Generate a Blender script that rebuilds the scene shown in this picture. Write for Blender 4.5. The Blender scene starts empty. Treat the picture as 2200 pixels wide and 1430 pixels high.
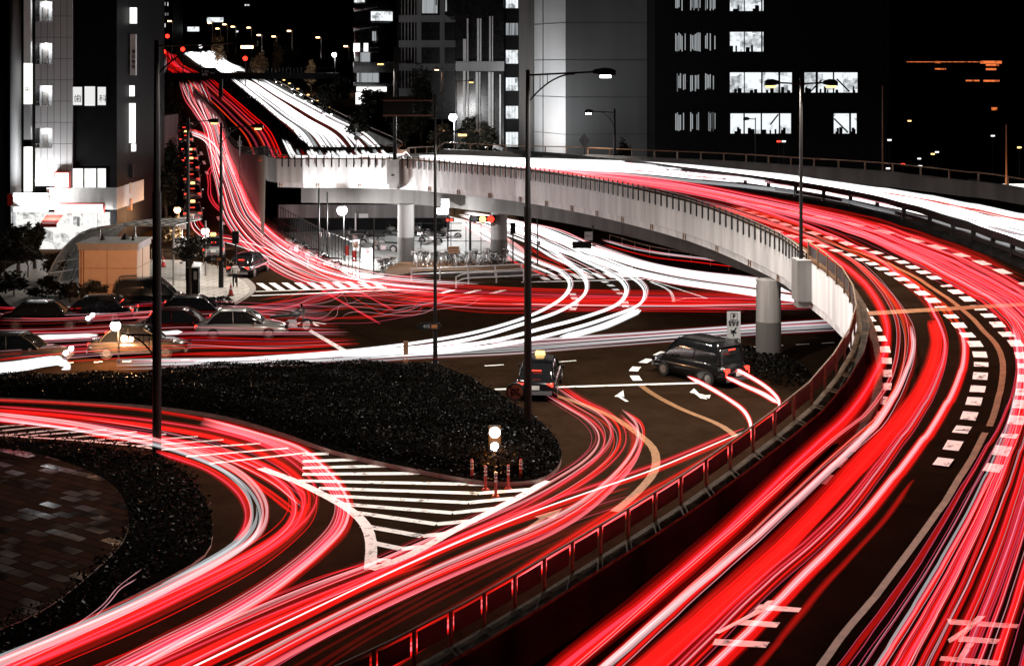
import bpy, math, random
import numpy as np
from mathutils import Vector, Matrix
random.seed(7); rng = np.random.default_rng(7)
scene = bpy.context.scene
col = scene.collection
R_ = math.radians
# ---------------------------------------------------------------- camera, world, exposure
CH, FPX, HY = 14.0, 3055.0, 145.0           # eye height, focal length in photo pixels, horizon row
cam_d = bpy.data.cameras.new('camera'); cam = bpy.data.objects.new('camera', cam_d); col.objects.link(cam)
cam.location = (0, 0, CH); cam.rotation_euler = (R_(90), 0, 0)
cam_d.sensor_width = 36.0; cam_d.lens = FPX / 2200 * 36
cam_d.shift_y = (HY - 715) / 2200.0
cam_d.clip_start = 0.5; cam_d.clip_end = 5000
scene.camera = cam
world = bpy.data.worlds.new('World'); scene.world = world; world.use_nodes = True
wn = world.node_tree; bg = wn.nodes['Background']
sky = wn.nodes.new('ShaderNodeTexSky'); sky.sky_type = 'NISHITA'; sky.sun_disc = False
sky.sun_elevation = R_(-4.0); sky.sun_rotation = R_(200)
bw = wn.nodes.new('ShaderNodeHueSaturation'); bw.inputs['Saturation'].default_value = 0.25
wn.links.new(sky.outputs[0], bw.inputs['Color']); wn.links.new(bw.outputs[0], bg.inputs[0])
bg.inputs[1].default_value = 0.05
scene.view_settings.view_transform = 'Standard'; scene.view_settings.look = 'None'
scene.view_settings.exposure = 0.0; scene.view_settings.gamma = 1.0
scene.cycles.max_bounces = 5; scene.cycles.diffuse_bounces = 2; scene.cycles.glossy_bounces = 3
scene.cycles.transparent_max_bounces = 80; scene.cycles.transmission_bounces = 3
scene.cycles.sample_clamp_indirect = 3.0; scene.cycles.use_denoising = True
scene.cycles.caustics_reflective = False; scene.cycles.caustics_refractive = False

# ---------------------------------------------------------------- materials
def new_mat(name):
    m = bpy.data.materials.new(name); m.use_nodes = True
    nt = m.node_tree; return m, nt, nt.nodes['Principled BSDF']
def mat(name, c, rough=0.6, metal=0.0, var=0.25, scale=3.0, bump=0.0, spec=0.5, coat=0.0, streak=False):
    m, nt, b = new_mat(name)
    b.inputs['Roughness'].default_value = rough; b.inputs['Metallic'].default_value = metal
    b.inputs['Specular IOR Level'].default_value = spec; b.inputs['Coat Weight'].default_value = coat
    tc = nt.nodes.new('ShaderNodeTexCoord'); mp = nt.nodes.new('ShaderNodeMapping')
    if streak: mp.inputs['Scale'].default_value = (1, 1, 0.06)
    nt.links.new(tc.outputs['Object'], mp.inputs[0])
    nz = nt.nodes.new('ShaderNodeTexNoise'); nz.inputs['Scale'].default_value = scale; nz.inputs['Detail'].default_value = 6 if 'asphalt' not in name else 13; nz.inputs['Roughness'].default_value = .5 if 'asphalt' not in name else .82
    nt.links.new(mp.outputs[0], nz.inputs['Vector'])
    rp = nt.nodes.new('ShaderNodeValToRGB')
    rp.color_ramp.elements[0].position = 0.3; rp.color_ramp.elements[1].position = 0.72
    rp.color_ramp.elements[0].color = tuple(x * (1 - var) for x in c) + (1,)
    rp.color_ramp.elements[1].color = tuple(min(1, x * (1 + var)) for x in c) + (1,)
    nt.links.new(nz.outputs[0], rp.inputs[0]); nt.links.new(rp.outputs[0], b.inputs['Base Color'])
    if bump:
        bp = nt.nodes.new('ShaderNodeBump'); bp.inputs['Strength'].default_value = bump
        n2 = nt.nodes.new('ShaderNodeTexNoise'); n2.inputs['Scale'].default_value = scale * 12; n2.inputs['Detail'].default_value = 4
        nt.links.new(tc.outputs['Object'], n2.inputs['Vector'])
        nt.links.new(n2.outputs[0], bp.inputs['Height']); nt.links.new(bp.outputs[0], b.inputs['Normal'])
    return m
def emit(name, c, s=1.0, sample=False):
    m = bpy.data.materials.new(name); m.use_nodes = True; nt = m.node_tree
    nt.nodes.remove(nt.nodes['Principled BSDF'])
    e = nt.nodes.new('ShaderNodeEmission'); e.inputs[0].default_value = tuple(c) + (1,); e.inputs[1].default_value = s
    nt.links.new(e.outputs[0], nt.nodes['Material Output'].inputs[0])
    m.cycles.emission_sampling = 'AUTO' if sample else 'NONE'
    return m
M = {}
M['asphalt'] = mat('asphalt', (0.021, 0.012, 0.007), 0.9, var=0.5, scale=0.5, bump=0.6, spec=0.0)
M['deck_asphalt'] = mat('deck_asphalt', (0.013, 0.0075, 0.0045), 0.85, var=0.5, scale=0.5, bump=0.6, spec=0.0)
M['paint'] = mat('road_paint', (0.75, 0.75, 0.72), 0.55, var=0.3, scale=6, bump=0.4)
def worn(m, lo, p0, p1, sc_):
    for n_ in m.node_tree.nodes:
        if n_.type == 'VALTORGB': n_.color_ramp.elements[0].color = tuple(lo) + (1,); n_.color_ramp.elements[0].position = p0; n_.color_ramp.elements[1].position = p1
        if n_.type == 'TEX_NOISE' and n_.outputs[0].links and n_.outputs[0].links[0].to_node.type == 'VALTORGB': n_.inputs['Scale'].default_value = sc_; n_.inputs['Detail'].default_value = 10; n_.inputs['Roughness'].default_value = .75
worn(M['paint'], (.07, .055, .045), .36, .47, 2.6)
M['paint_tan'] = mat('worn_orange_paint', (0.24, 0.12, 0.05), 0.55, var=0.3, scale=5)
M['paint_grey'] = mat('worn_grey_paint', (0.45, 0.40, 0.33), 0.55, var=0.3, scale=5)
M['concrete'] = mat('concrete', (0.24, 0.235, 0.23), 0.8, var=0.4, scale=1.6, bump=0.2, streak=True)
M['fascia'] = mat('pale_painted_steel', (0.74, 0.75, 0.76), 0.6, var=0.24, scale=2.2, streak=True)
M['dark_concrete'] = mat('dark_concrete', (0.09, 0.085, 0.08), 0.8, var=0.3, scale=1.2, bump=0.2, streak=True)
M['black_concrete'] = mat('near_black_concrete', (0.012, 0.012, 0.0125), 0.9, var=0.6, scale=0.9, bump=0.3, streak=True, spec=0.0)  # concrete in a near-black, vertically streaked tone
M['coping'] = mat('stained_coping', (0.10, 0.056, 0.032), 0.7, var=0.45, scale=4, bump=0.3, spec=.08)
M['steel'] = mat('grey_steel', (0.30, 0.29, 0.28), 0.45, 0.3, var=0.15)
M['black'] = mat('black_metal', (0.008, 0.008, 0.0085), 0.5, var=0.2, spec=.2)
M['rust'] = mat('rusty_brown_steel', (0.20, 0.10, 0.05), 0.5, var=0.3)
M['brownpost'] = mat('tan_painted_post', (0.20, 0.13, 0.08), 0.6, var=0.3, spec=.15)
M['panel'] = mat('dark_rail_panel', (0.03, 0.016, 0.012), 0.35, var=0.3, spec=0.14)
M['pave'] = mat('pale_paving', (0.55, 0.53, 0.48), 0.6, var=0.15)
M['soil'] = mat('dark_soil', (0.005, 0.0042, 0.0035), 0.95, spec=0.0)
M['kerb'] = mat('kerb_stone', (0.30, 0.27, 0.24), 0.7, var=0.2)
# vehicle light colours
E = {}
for k, c, s in (('red', (0.80, 0.008, 0.004), 1.0), ('deep', (0.20, 0.0025, 0.0015), 1.0), ('pink', (0.85, 0.075, 0.12), 1.0),
                ('pale', (0.95, 0.62, 0.60), 1.0), ('white', (1.0, 1.0, 1.0), 2.2), ('grey', (0.42, 0.43, 0.42), 1.0),
                ('orange', (0.72, 0.035, 0.006), 1.0), ('dim', (0.05, 0.001, 0.0008), 1.0), ('blue', (0.10, 0.03, 0.12), 1.0),
                ('shade', (0.62, 0.64, 0.65), 1.0), ('lamp', (1, 1, 1), 14.0), ('warm', (1.0, 0.55, 0.25), 8.0), ('redlamp', (1.0, 0.02, 0.01), 6.0),
                ('tail', (1.0, 0.05, 0.03), 3.0), ('amber', (1.0, 0.6, 0.2), 3.0), ('sign', (1.0, 0.98, 0.95), 1.6)):
    E[k] = emit('light_' + k, c, s)

def glow(name, c):
    m = bpy.data.materials.new(name); m.use_nodes = True; nt = m.node_tree; nt.nodes.remove(nt.nodes['Principled BSDF'])
    e = nt.nodes.new('ShaderNodeEmission'); e.inputs[0].default_value = tuple(c) + (1,); e.inputs[1].default_value = 1.0
    t = nt.nodes.new('ShaderNodeBsdfTransparent'); a = nt.nodes.new('ShaderNodeAddShader')
    nt.links.new(e.outputs[0], a.inputs[0]); nt.links.new(t.outputs[0], a.inputs[1]); nt.links.new(a.outputs[0], nt.nodes['Material Output'].inputs[0])
    m.cycles.emission_sampling = 'NONE'; return m
TG = {}       # streaks of light hanging in the air: they add to what is behind them
for k, c in (('red', (.27, .0020, .0017)), ('mid', (.15, .0013, .0010)), ('deep', (.075, .0008, .0006)), ('pink', (.22, .022, .045)), ('pale', (.27, .115, .13)), ('white', (.62, .62, .62)), ('grey', (.11, .115, .112)),
             ('orange', (.26, .018, .003)), ('dim', (.03, .0006, .0004)), ('blue', (.05, .015, .07)), ('shade', (.16, .165, .17)), ('halo', (.05, .0004, .0004)), ('hwhite', (.10, .10, .10))):
    TG[k] = glow('streak_' + k, c)

# ---------------------------------------------------------------- mesh helpers
class MB:
    def __init__(s): s.v = []; s.f = []; s.m = []; s.n = 0
    def add(s, v, f, mi=0):
        v = np.asarray(v, float).reshape(-1, 3); s.v.append(v)
        for q in f: s.f.append(tuple(i + s.n for i in q)); s.m.append(mi)
        s.n += len(v); return s
    def box(s, c, d, rz=0.0, mi=0, taper=1.0):
        x, y, z = d[0] / 2, d[1] / 2, d[2] / 2; p = []
        for sz, t in ((-z, 1), (z, taper)):
            for a, b in ((-x, -y), (x, -y), (x, y), (-x, y)): p.append((a * t, b * t, sz))
        p = np.array(p); cs, sn = math.cos(rz), math.sin(rz)
        q = np.stack([p[:, 0] * cs - p[:, 1] * sn + c[0], p[:, 0] * sn + p[:, 1] * cs + c[1], p[:, 2] + c[2]], 1)
        return s.add(q, [(3, 2, 1, 0), (4, 5, 6, 7), (0, 1, 5, 4), (1, 2, 6, 5), (2, 3, 7, 6), (3, 0, 4, 7)], mi)
    def tube(s, pts, r, n=6, mi=0, cap=True):
        P = np.asarray(pts, float); N = len(P)
        T = np.gradient(P, axis=0); T /= np.linalg.norm(T, axis=1)[:, None] + 1e-9
        up = np.tile(np.array([0, 0, 1.0]), (N, 1)); bad = np.abs(T[:, 2]) > 0.9
        if bad.any(): up[:] = (0.0, 1.0, 0.0) if bad.all() or abs(T[:, 1]).max() < .9 else (1.0, 0, 0)
        A = np.cross(T, up); A /= np.linalg.norm(A, axis=1)[:, None] + 1e-9
        B = np.cross(A, T); rr = np.broadcast_to(np.asarray(r, float), (N,))
        an = np.arange(n) * 2 * math.pi / n + math.pi / n
        V = P[:, None] + rr[:, None, None] * (np.cos(an)[None, :, None] * A[:, None] + np.sin(an)[None, :, None] * B[:, None])
        f = []
        for i in range(N - 1):
            for j in range(n): f.append((i * n + j, i * n + (j + 1) % n, (i + 1) * n + (j + 1) % n, (i + 1) * n + j))
        if cap: f.append(tuple(range(n - 1, -1, -1))); f.append(tuple((N - 1) * n + j for j in range(n)))
        return s.add(V.reshape(-1, 3), f, mi)
    def cyl(s, c, r, h, n=12, mi=0, r2=None):
        return s.tube([(c[0], c[1], c[2]), (c[0], c[1], c[2] + h)], [r, r if r2 is None else r2], n, mi)
    def strip(s, A, B, mi=0):
        A = np.asarray(A, float); B = np.asarray(B, float); N = len(A)
        return s.add(np.concatenate([A, B]), [(i, i + 1, N + i + 1, N + i) for i in range(N - 1)], mi)
    def loft(s, rings, mi=0, close=False, cap=True):
        n = len(rings[0]); N = len(rings); f = []
        for i in range(N - 1):
            for j in range(n if close else n - 1): f.append((i * n + j, i * n + (j + 1) % n, (i + 1) * n + (j + 1) % n, (i + 1) * n + j))
        if cap and close: f.append(tuple(range(n - 1, -1, -1))); f.append(tuple((N - 1) * n + j for j in range(n)))
        return s.add(np.array(rings).reshape(-1, 3), f, mi)
    def build(s, name, mats, parent=None, smooth=False, shift=True):
        me = bpy.data.meshes.new(name)
        V = np.concatenate(s.v) if s.v else np.zeros((0, 3))
        if parent is not None and shift:
            p = parent
            while p is not None: V = V - np.array(p.location); p = p.parent
        me.from_pydata(V.tolist(), [], s.f); 
        if not isinstance(mats, (list, tuple)): mats = [mats]
        for m_ in mats: me.materials.append(m_)
        if len(mats) > 1: me.polygons.foreach_set('material_index', s.m)
        if smooth: me.polygons.foreach_set('use_smooth', [True] * len(me.polygons))
        me.update()
        o = bpy.data.objects.new(name, me); col.objects.link(o); o.parent = parent
        return o
def tag(o, label=None, cat=None, group=None, kind=None):
    if label: o['label'] = label
    if cat: o['category'] = cat
    if group: o['group'] = group
    if kind: o['kind'] = kind
    return o
def empty(name, loc, label, cat, group=None, rz=0):
    o = bpy.data.objects.new(name, None); col.objects.link(o); o.location = loc; o.rotation_euler[2] = rz
    o.empty_display_size = 0.3
    return tag(o, label, cat, group)
def copy_tree(o, parent=None):
    c = o.copy(); col.objects.link(c); c.parent = parent
    for ch in list(o.children): copy_tree(ch, c)
    return c
def struct(name, mb, m, **k): return tag(mb.build(name, m, **k), kind='structure')

def spline(P, n):
    """Catmull-Rom through P, resampled to n points of even arc length."""
    P = np.asarray(P, float)
    if len(P) == 2:
        t = np.linspace(0, 1, n)[:, None]; return P[0] * (1 - t) + P[1] * t
    Q = np.vstack([2 * P[0] - P[1], P, 2 * P[-1] - P[-2]]); out = []
    for i in range(1, len(Q) - 2):
        p0, p1, p2, p3 = Q[i - 1], Q[i], Q[i + 1], Q[i + 2]
        d1 = np.linalg.norm(p1 - p0) ** .5 + 1e-6; d2 = np.linalg.norm(p2 - p1) ** .5 + 1e-6; d3 = np.linalg.norm(p3 - p2) ** .5 + 1e-6
        t = np.linspace(0, 1, 12, endpoint=False)[:, None]
        m1 = (p1 - p0) / d1 - (p2 - p0) / (d1 + d2) + (p2 - p1) / d2; m2 = (p2 - p1) / d2 - (p3 - p1) / (d2 + d3) + (p3 - p2) / d3
        m1, m2 = m1 * d2, m2 * d2
        out.append((2 * t**3 - 3 * t**2 + 1) * p1 + (t**3 - 2 * t**2 + t) * m1 + (-2 * t**3 + 3 * t**2) * p2 + (t**3 - t**2) * m2)
    out.append(P[-1:]); C = np.vstack(out)
    d = np.r_[0, np.cumsum(np.linalg.norm(np.diff(C, axis=0), axis=1))]
    s = np.linspace(0, d[-1], n)
    return np.stack([np.interp(s, d, C[:, k]) for k in range(C.shape[1])], 1)

# ---------------------------------------------------------------- terrain: flat crossing, then a hill rising to the north
GY = [-60, 112, 125, 140, 155, 170, 185, 210, 240, 270, 300, 330, 450, 600, 900, 2500]
GZ = [0, 0, 0.5, 1.6, 3.0, 4.4, 5.7, 7.3, 8.7, 10.1, 11.5, 13.4, 19.5, 24, 29, 40]
def ground_z(X, Y): return np.interp(Y, GY, GZ)
# left edge of the flyover: photo column, photo row of the parapet top, height of the deck
LPX = [(900,1430,.15),(1250,1222,.3),(1500,1062,.9),(1628,967,1.5),(1725,892,2.0),(1793,814,2.6),(1838,731,3.25),(1841,688,3.6),
       (1828,643,3.95),(1793,600,4.3),(1741,562,4.6),(1690,521,4.85),(1650,500,5.0),(1503,441,5.7),(1352,403,6.1),(1226,380,6.2),
       (1100,363,6.25),(978,352,6.3),(852,343,6.3),(720,341.5,6.25),(600,341,6.2)]
PAR = 1.2
L0 = []
for px, py, z in LPX:
    d = FPX * (CH - z - PAR) / (py - HY); L0.append(((px - 1100) * d / FPX, d, z))
L0 = [(-14, 14, .1), (-8, 22.5, .12)] + L0
NEARN = len(L0)
L1 = L0 + [(-19.5, 112, 5.9), (-23.4, 130, 4.8), (-27.2, 144, 4.1), (-32, 161, 4.4), (-38, 186, 6.05), (-45, 210, 7.5), (-54, 240, 8.95),
           (-63, 270, 10.35), (-72, 300, 11.75), (-79, 330, 13.65), (-112, 450, 19.75), (-150, 600, 24.3)]
LS = spline(L1, 260)
def deck_z(X, Y):
    X = np.atleast_1d(X).astype(float); Y = np.atleast_1d(Y).astype(float)
    A = LS[:-1]; B = LS[1:]; D = (B - A)[:, :2]; L2 = (D ** 2).sum(1)
    t = ((X[:, None] - A[:, 0]) * D[:, 0] + (Y[:, None] - A[:, 1]) * D[:, 1]) / L2; t = t.clip(0, 1)
    qx = A[:, 0] + t * D[:, 0]; qy = A[:, 1] + t * D[:, 1]
    dd = (X[:, None] - qx) ** 2 + (Y[:, None] - qy) ** 2; i = dd.argmin(1); k = np.arange(len(X))
    lat = np.sqrt(dd[k, i]); z = A[i, 2] + t[k, i] * (B[i, 2] - A[i, 2])
    tilt = np.interp(Y, [0, 30, 50, 105, 130], [0.0, 0.01, 0.03, 0.03, 0.0])
    return z + tilt * np.minimum(lat, 20)
def unproj(px, py, surf='g', dz=0.0):
    """Where the sight line of photo pixel (px, py) meets the ground ('g') or the flyover deck ('d'), raised by dz."""
    px = np.atleast_1d(px).astype(float); py = np.atleast_1d(py).astype(float)
    fn = ground_z if surf == 'g' else deck_z
    ds = np.geomspace(12, 620, 140); lo = np.full(px.shape, 12.0); hi = np.full(px.shape, 620.0); done = np.zeros(px.shape, bool)
    prev = 12.0
    for d in ds[1:]:
        X = (px - 1100) * d / FPX; z = CH - (py - HY) * d / FPX
        s = fn(X, np.full(px.shape, d)) + dz
        new = (~done) & (z < s); lo[new] = prev; hi[new] = d; done |= new; prev = d
    for _ in range(18):
        mid = (lo + hi) / 2; X = (px - 1100) * mid / FPX; z = CH - (py - HY) * mid / FPX
        b = z < fn(X, mid) + dz; hi = np.where(b, mid, hi); lo = np.where(b, lo, mid)
    d = (lo + hi) / 2; X = (px - 1100) * d / FPX
    return np.stack([X, d, fn(X, d) + dz], 1)
def P(px, py, surf='g', dz=0.0): return unproj([px], [py], surf, dz)[0]
def at(px, py, d): return np.array([(px - 1100) * d / FPX, d, CH - (py - HY) * d / FPX])
def curve(pts, n, surf='g', dz=0.0):
    c = spline(pts, n); return unproj(c[:, 0], c[:, 1], surf, dz)
def trace(pts, n, surf='g', dz=0.0):
    """Lift a traced line onto its surface, then smooth it there."""
    w = unproj([p[0] for p in pts], [p[1] for p in pts], surf, dz); return spline(w, n)
# ================================================================ GROUND
mb = MB(); xs = [-900, -400, -150, -60, 0, 60, 150, 400, 900]; V = []; F = []
for y in GY:
    for x in xs: V.append((x, y, float(ground_z(x, y))))
n = len(xs)
for j in range(len(GY) - 1):
    for i in range(n - 1): F.append((j * n + i, j * n + i + 1, (j + 1) * n + i + 1, (j + 1) * n + i))
mb.add(V, F); struct('ground', mb, M['asphalt'])

def poly_top(name, pts, h, top, side=None, kind='structure', dz0=0.0, surf='g', smooth_n=60, kerb=None):
    """A low platform: outline traced on the ground, top at height h, with a kerb face."""
    w = unproj([p[0] for p in pts], [p[1] for p in pts], surf, h)
    w = spline(np.vstack([w, w[:1]]), smooth_n)[:-1]
    n = len(w); t = w.copy(); b = w.copy(); b[:, 2] -= h + .02
    mb = MB(); mb.add(np.vstack([t, b]), [tuple(range(n))] + [((i + 1) % n, i, n + i, n + (i + 1) % n) for i in range(n)], 0)
    mb.m = [0] + [1] * n
    o = mb.build(name, [top, side or top]); tag(o, kind=kind); return o, w
def poly_in(w, n, seed=0):
    """n random points inside the closed outline w."""
    r = np.random.default_rng(seed); x0, y0 = w[:, 0].min(), w[:, 1].min(); x1, y1 = w[:, 0].max(), w[:, 1].max(); out = []
    X1, Y1 = w[:, 0], w[:, 1]; X2, Y2 = np.roll(X1, -1), np.roll(Y1, -1)
    tot = 0
    while tot < n:
        p = np.stack([r.uniform(x0, x1, n), r.uniform(y0, y1, n)], 1)
        c = ((Y1 > p[:, 1:2]) != (Y2 > p[:, 1:2])) & (p[:, 0:1] < (X2 - X1) * (p[:, 1:2] - Y1) / (Y2 - Y1 + 1e-12) + X1)
        q = p[(c.sum(1) % 2) == 1]; out.append(q); tot += len(q)
    return np.vstack(out)[:n]

# pale paved corner in front of the kiosk, brick plaza, island under the flyover, motorcycle park
def brick_mat(name, c1, c2, mortar, scale, rough, bw=0.5, rh=0.25, rot=0.0, ms=0.02):
    m, nt, b = new_mat(name); tc = nt.nodes.new('ShaderNodeTexCoord'); mp = nt.nodes.new('ShaderNodeMapping')
    mp.inputs['Rotation'].default_value = (0, 0, rot)
    br = nt.nodes.new('ShaderNodeTexBrick'); br.inputs['Scale'].default_value = scale
    br.inputs['Color1'].default_value = c1 + (1,); br.inputs['Color2'].default_value = c2 + (1,); br.inputs['Mortar'].default_value = mortar + (1,)
    br.inputs['Brick Width'].default_value = bw; br.inputs['Row Height'].default_value = rh; br.inputs['Mortar Size'].default_value = ms
    nt.links.new(tc.outputs['Object'], mp.inputs[0]); nt.links.new(mp.outputs[0], br.inputs['Vector'])
    nt.links.new(br.outputs[0], b.inputs['Base Color']); b.inputs['Roughness'].default_value = rough
    bp = nt.nodes.new('ShaderNodeBump'); bp.inputs['Strength'].default_value = 0.3
    nt.links.new(br.outputs[1], bp.inputs['Height']); bp.invert = True; nt.links.new(bp.outputs[0], b.inputs['Normal'])
    return m
M['slabs'] = brick_mat('pale_paving_slabs', (0.6, 0.58, 0.53), (0.5, 0.48, 0.44), (0.14, 0.09, 0.06), 1.0, 0.6, 1.2, 0.4, 0.25, 0.035)
M['bricks'] = brick_mat('wet_dark_paving', (0.03, 0.012, 0.008), (0.008, 0.005, 0.004), (0.002, 0.002, 0.002), 1.0, 0.5, 0.8, 0.4, 0.6, 0.02)
nt = M['bricks'].node_tree; b_ = nt.nodes['Principled BSDF']; b_.inputs['Specular IOR Level'].default_value = .16
br_ = [q for q in nt.nodes if q.type == 'TEX_BRICK'][0]; b2_ = nt.nodes.new('ShaderNodeTexBrick')
for i_ in ('Scale', 'Brick Width', 'Row Height', 'Mortar Size'): b2_.inputs[i_].default_value = br_.inputs[i_].default_value
b2_.inputs['Color1'].default_value = (0, 0, 0, 1); b2_.inputs['Color2'].default_value = (1, 1, 1, 1); b2_.inputs['Mortar'].default_value = (0, 0, 0, 1)
nt.links.new(br_.inputs['Vector'].links[0].from_socket, b2_.inputs['Vector'])
nz = nt.nodes.new('ShaderNodeTexNoise'); nz.inputs['Scale'].default_value = .35; tc_ = nt.nodes.new('ShaderNodeTexCoord'); nt.links.new(tc_.outputs['Object'], nz.inputs['Vector'])
mm_ = nt.nodes.new('ShaderNodeMath'); mm_.operation = 'MULTIPLY'; nt.links.new(b2_.outputs[0], mm_.inputs[0]); nt.links.new(nz.outputs[0], mm_.inputs[1])
rp_ = nt.nodes.new('ShaderNodeMapRange'); nt.links.new(mm_.outputs[0], rp_.inputs[0]); rp_.inputs[1].default_value = .3; rp_.inputs[2].default_value = .5; rp_.inputs[3].default_value = .75; rp_.inputs[4].default_value = .12; nt.links.new(rp_.outputs[0], b_.inputs['Roughness'])
r3_ = nt.nodes.new('ShaderNodeMapRange'); nt.links.new(mm_.outputs[0], r3_.inputs[0]); r3_.inputs[1].default_value = .3; r3_.inputs[2].default_value = .5; r3_.inputs[3].default_value = .01; r3_.inputs[4].default_value = .6; nt.links.new(r3_.outputs[0], b_.inputs['Specular IOR Level'])
o, w_plaza = poly_top('pavement', [(300,556),(400,560),(470,572),(505,592),(532,612),(535,628),(515,643),(470,662),(400,664),(200,672),(60,672),(60,560)], .14, M['slabs'], M['kerb'], smooth_n=110)
o, w_kc = poly_top('kerb_apron', [(470,570),(500,583),(532,598),(549,615),(545,628),(520,645),(480,664),(430,676),(300,684),(300,640),(400,600)], .05, M['kerb'], smooth_n=110)
o, w_brick = poly_top('brick_plaza', [(-300,950),(0,962),(120,985),(235,1035),(275,1100),(265,1160),(190,1235),(90,1310),(0,1350),(-200,1430),(-500,1300)], .12, M['bricks'], M['kerb'], smooth_n=90)
o, w_corner = poly_top('planting_strip', [(-700,930),(-300,925),(0,944),(150,951),(300,975),(390,1010),(440,1075),(457,1135),(440,1190),(330,1255),(180,1330),(40,1410),(-300,1560),(-800,1400)], .08, M['soil'], M['kerb'], smooth_n=90)
o, w_isl = poly_top('traffic_island', [(826,588),(836,572),(870,562),(1000,560),(1110,562),(1160,566),(1165,580),(1110,582),(1000,581),(900,583),(850,592)], .45, M['coping'], M['dark_concrete'], smooth_n=90)
M['park'] = mat('pale_concrete_floor', (0.32, 0.32, 0.31), 0.6, var=0.15, scale=1.0)
o, w_park = poly_top('parking_floor', [(596,500),(650,532),(700,560),(780,600),(830,592),(880,560),(1110,560),(1130,540),(990,470),(880,455),(700,455),(600,462)], .06, M['park'], M['kerb'], smooth_n=90)
HEDGE = [(-200,822),(0,822),(150,820),(300,816),(420,803),(600,797),(800,794),(915,800),(985,812),(1050,842),(1115,880),(1180,928),(1206,975),(1192,1008),(1150,1030),(1060,1034),(900,1008),(720,968),(610,930),(480,893),(335,872),(150,860),(0,853),(-200,846)]
o, w_hedge = poly_top('hedge_island', HEDGE, .16, M['soil'], M['kerb'], smooth_n=130)
o, w_strip2 = poly_top('verge', [(335,668),(390,655),(440,652),(495,650),(505,655),(470,668),(400,680),(335,684)], .16, M['soil'], M['kerb'], smooth_n=50)

# ================================================================ FLYOVER
RS = [(1,3),(7,11),(12,19.5),(16,25),(19.5,29),(22,33),(24,36.5),(26,40.5),(28.2,46.5),(29.5,51),(30.6,56),(31.3,62),(31.6,67.5),(31.2,74),
      (29.8,79.5),(25,85.5),(20.5,90),(14.5,97),(8.4,102),(1,107.5),(-3.5,111.5),(-6.2,114.5),(-8.5,118),(-9,122),(-10.5,134),(-12,147)]
RPX = np.array([(895,345),(880,338),(800,299),(720,257),(640,214),(566,172),(528,152),(500,138),(478,122),(470,110),(455,90)], float)
for l in L1[len(RS):]:
    yy = HY + (CH - l[2]) * FPX / l[1]; xx = np.interp(-yy, -RPX[:, 1], RPX[:, 0]); RS.append(((xx - 1100) * l[1] / FPX, l[1]))
LR = spline([(l[0], l[1], r[0], r[1]) for l, r in zip(L1, RS)], 720)
def rowpts(k, us, dz=0.0, i0=0, i1=None):
    seg = LR[i0:i1]; X = seg[:, 0] * (1 - us) + seg[:, 2] * us; Y = seg[:, 1] * (1 - us) + seg[:, 3] * us
    return np.stack([X, Y, deck_z(X, Y) + dz], 1)
US = [0.02, .08, .16, .24, .32, .4, .48, .56, .64, .72, .8, .88, 1.0]
rings = [rowpts(0, u) for u in US]
mb = MB()
for a, b in zip(rings[:-1], rings[1:]): mb.strip(a, b)
struct('flyover_road', mb, M['deck_asphalt'])

# arc-length table of the left edge
dL = np.r_[0, np.cumsum(np.linalg.norm(np.diff(LS[:, :2], axis=0), axis=1))]
def Lat(s):
    """point and outward (left) normal of the left edge at distance s"""
    p = np.array([np.interp(s, dL, LS[:, k]) for k in range(3)])
    q = np.array([np.interp(s + .3, dL, LS[:, k]) for k in range(3)]) - np.array([np.interp(s - .3, dL, LS[:, k]) for k in range(3)])
    t = q / np.linalg.norm(q[:2]); return p, np.array([-t[1], t[0], 0]), np.array([t[0], t[1], 0])
i600 = int(np.argmin(np.hypot(LS[:, 0] + 16.8, LS[:, 1] - 102.9))); S600 = dL[i600]
def s_at(px):
    """distance along the edge where it crosses photo column px (far half)"""
    c = LS[:, 0] / LS[:, 1] * FPX + 1100; k = int(np.argmin(np.abs(c - px) + 1e4 * ((LS[:, 1] < 52) | (LS[:, 1] > 104)))); return dL[k]
root = empty('flyover', (12.0, 66.0, 0), 'pale curving elevated road bridge sweeping over the junction on round piers', 'bridge')
def offs(idx, off, dz):   # polyline at inward offset off (+ = towards the road)
    out = []
    for i in idx:
        p, nrm, t = Lat(dL[i]); out.append(p - nrm * off + np.array([0, 0, dz]))
    return np.array(out)
allI = range(0, i600 + 1)
# parapet: inner face, coping, outer face
mb = MB(); A = [offs(allI, o_, z_) for o_, z_ in ((.42, 0), (.42, PAR - .02), (.45, PAR - .02), (.45, PAR + .05), (0.0, PAR + .05), (0.0, PAR - .02))]
mb.strip(A[1], A[0], 0)
mb.strip(A[2], A[1], 1); mb.strip(A[3], A[2], 1); mb.strip(A[4], A[3], 1); mb.strip(A[5], A[4], 1)
mb.build('parapet', [M['black_concrete'], M['coping']], root)
lowI = [i for i in allI if LS[i, 2] < 3.3]; hiI = [i for i in allI if LS[i, 2] >= 3.2]
mb = MB(); b = offs(lowI, 0.02, 0); b[:, 2] = 0
mb.strip(offs(lowI, 0.02, PAR - .02), b); mb.build('retaining_wall', M['dark_concrete'], root)
mb = MB(); mb.strip(offs(hiI, 0.02, PAR - .02), offs(hiI, 0.02, PAR - 1.72)); mb.strip(offs(hiI, 0.02, PAR - 1.72), offs(hiI, 0.3, PAR - 1.72))
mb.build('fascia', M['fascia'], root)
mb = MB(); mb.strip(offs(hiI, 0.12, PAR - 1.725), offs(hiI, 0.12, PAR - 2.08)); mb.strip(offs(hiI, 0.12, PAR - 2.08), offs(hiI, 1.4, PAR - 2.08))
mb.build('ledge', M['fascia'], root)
mb = MB(); k = 0
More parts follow.
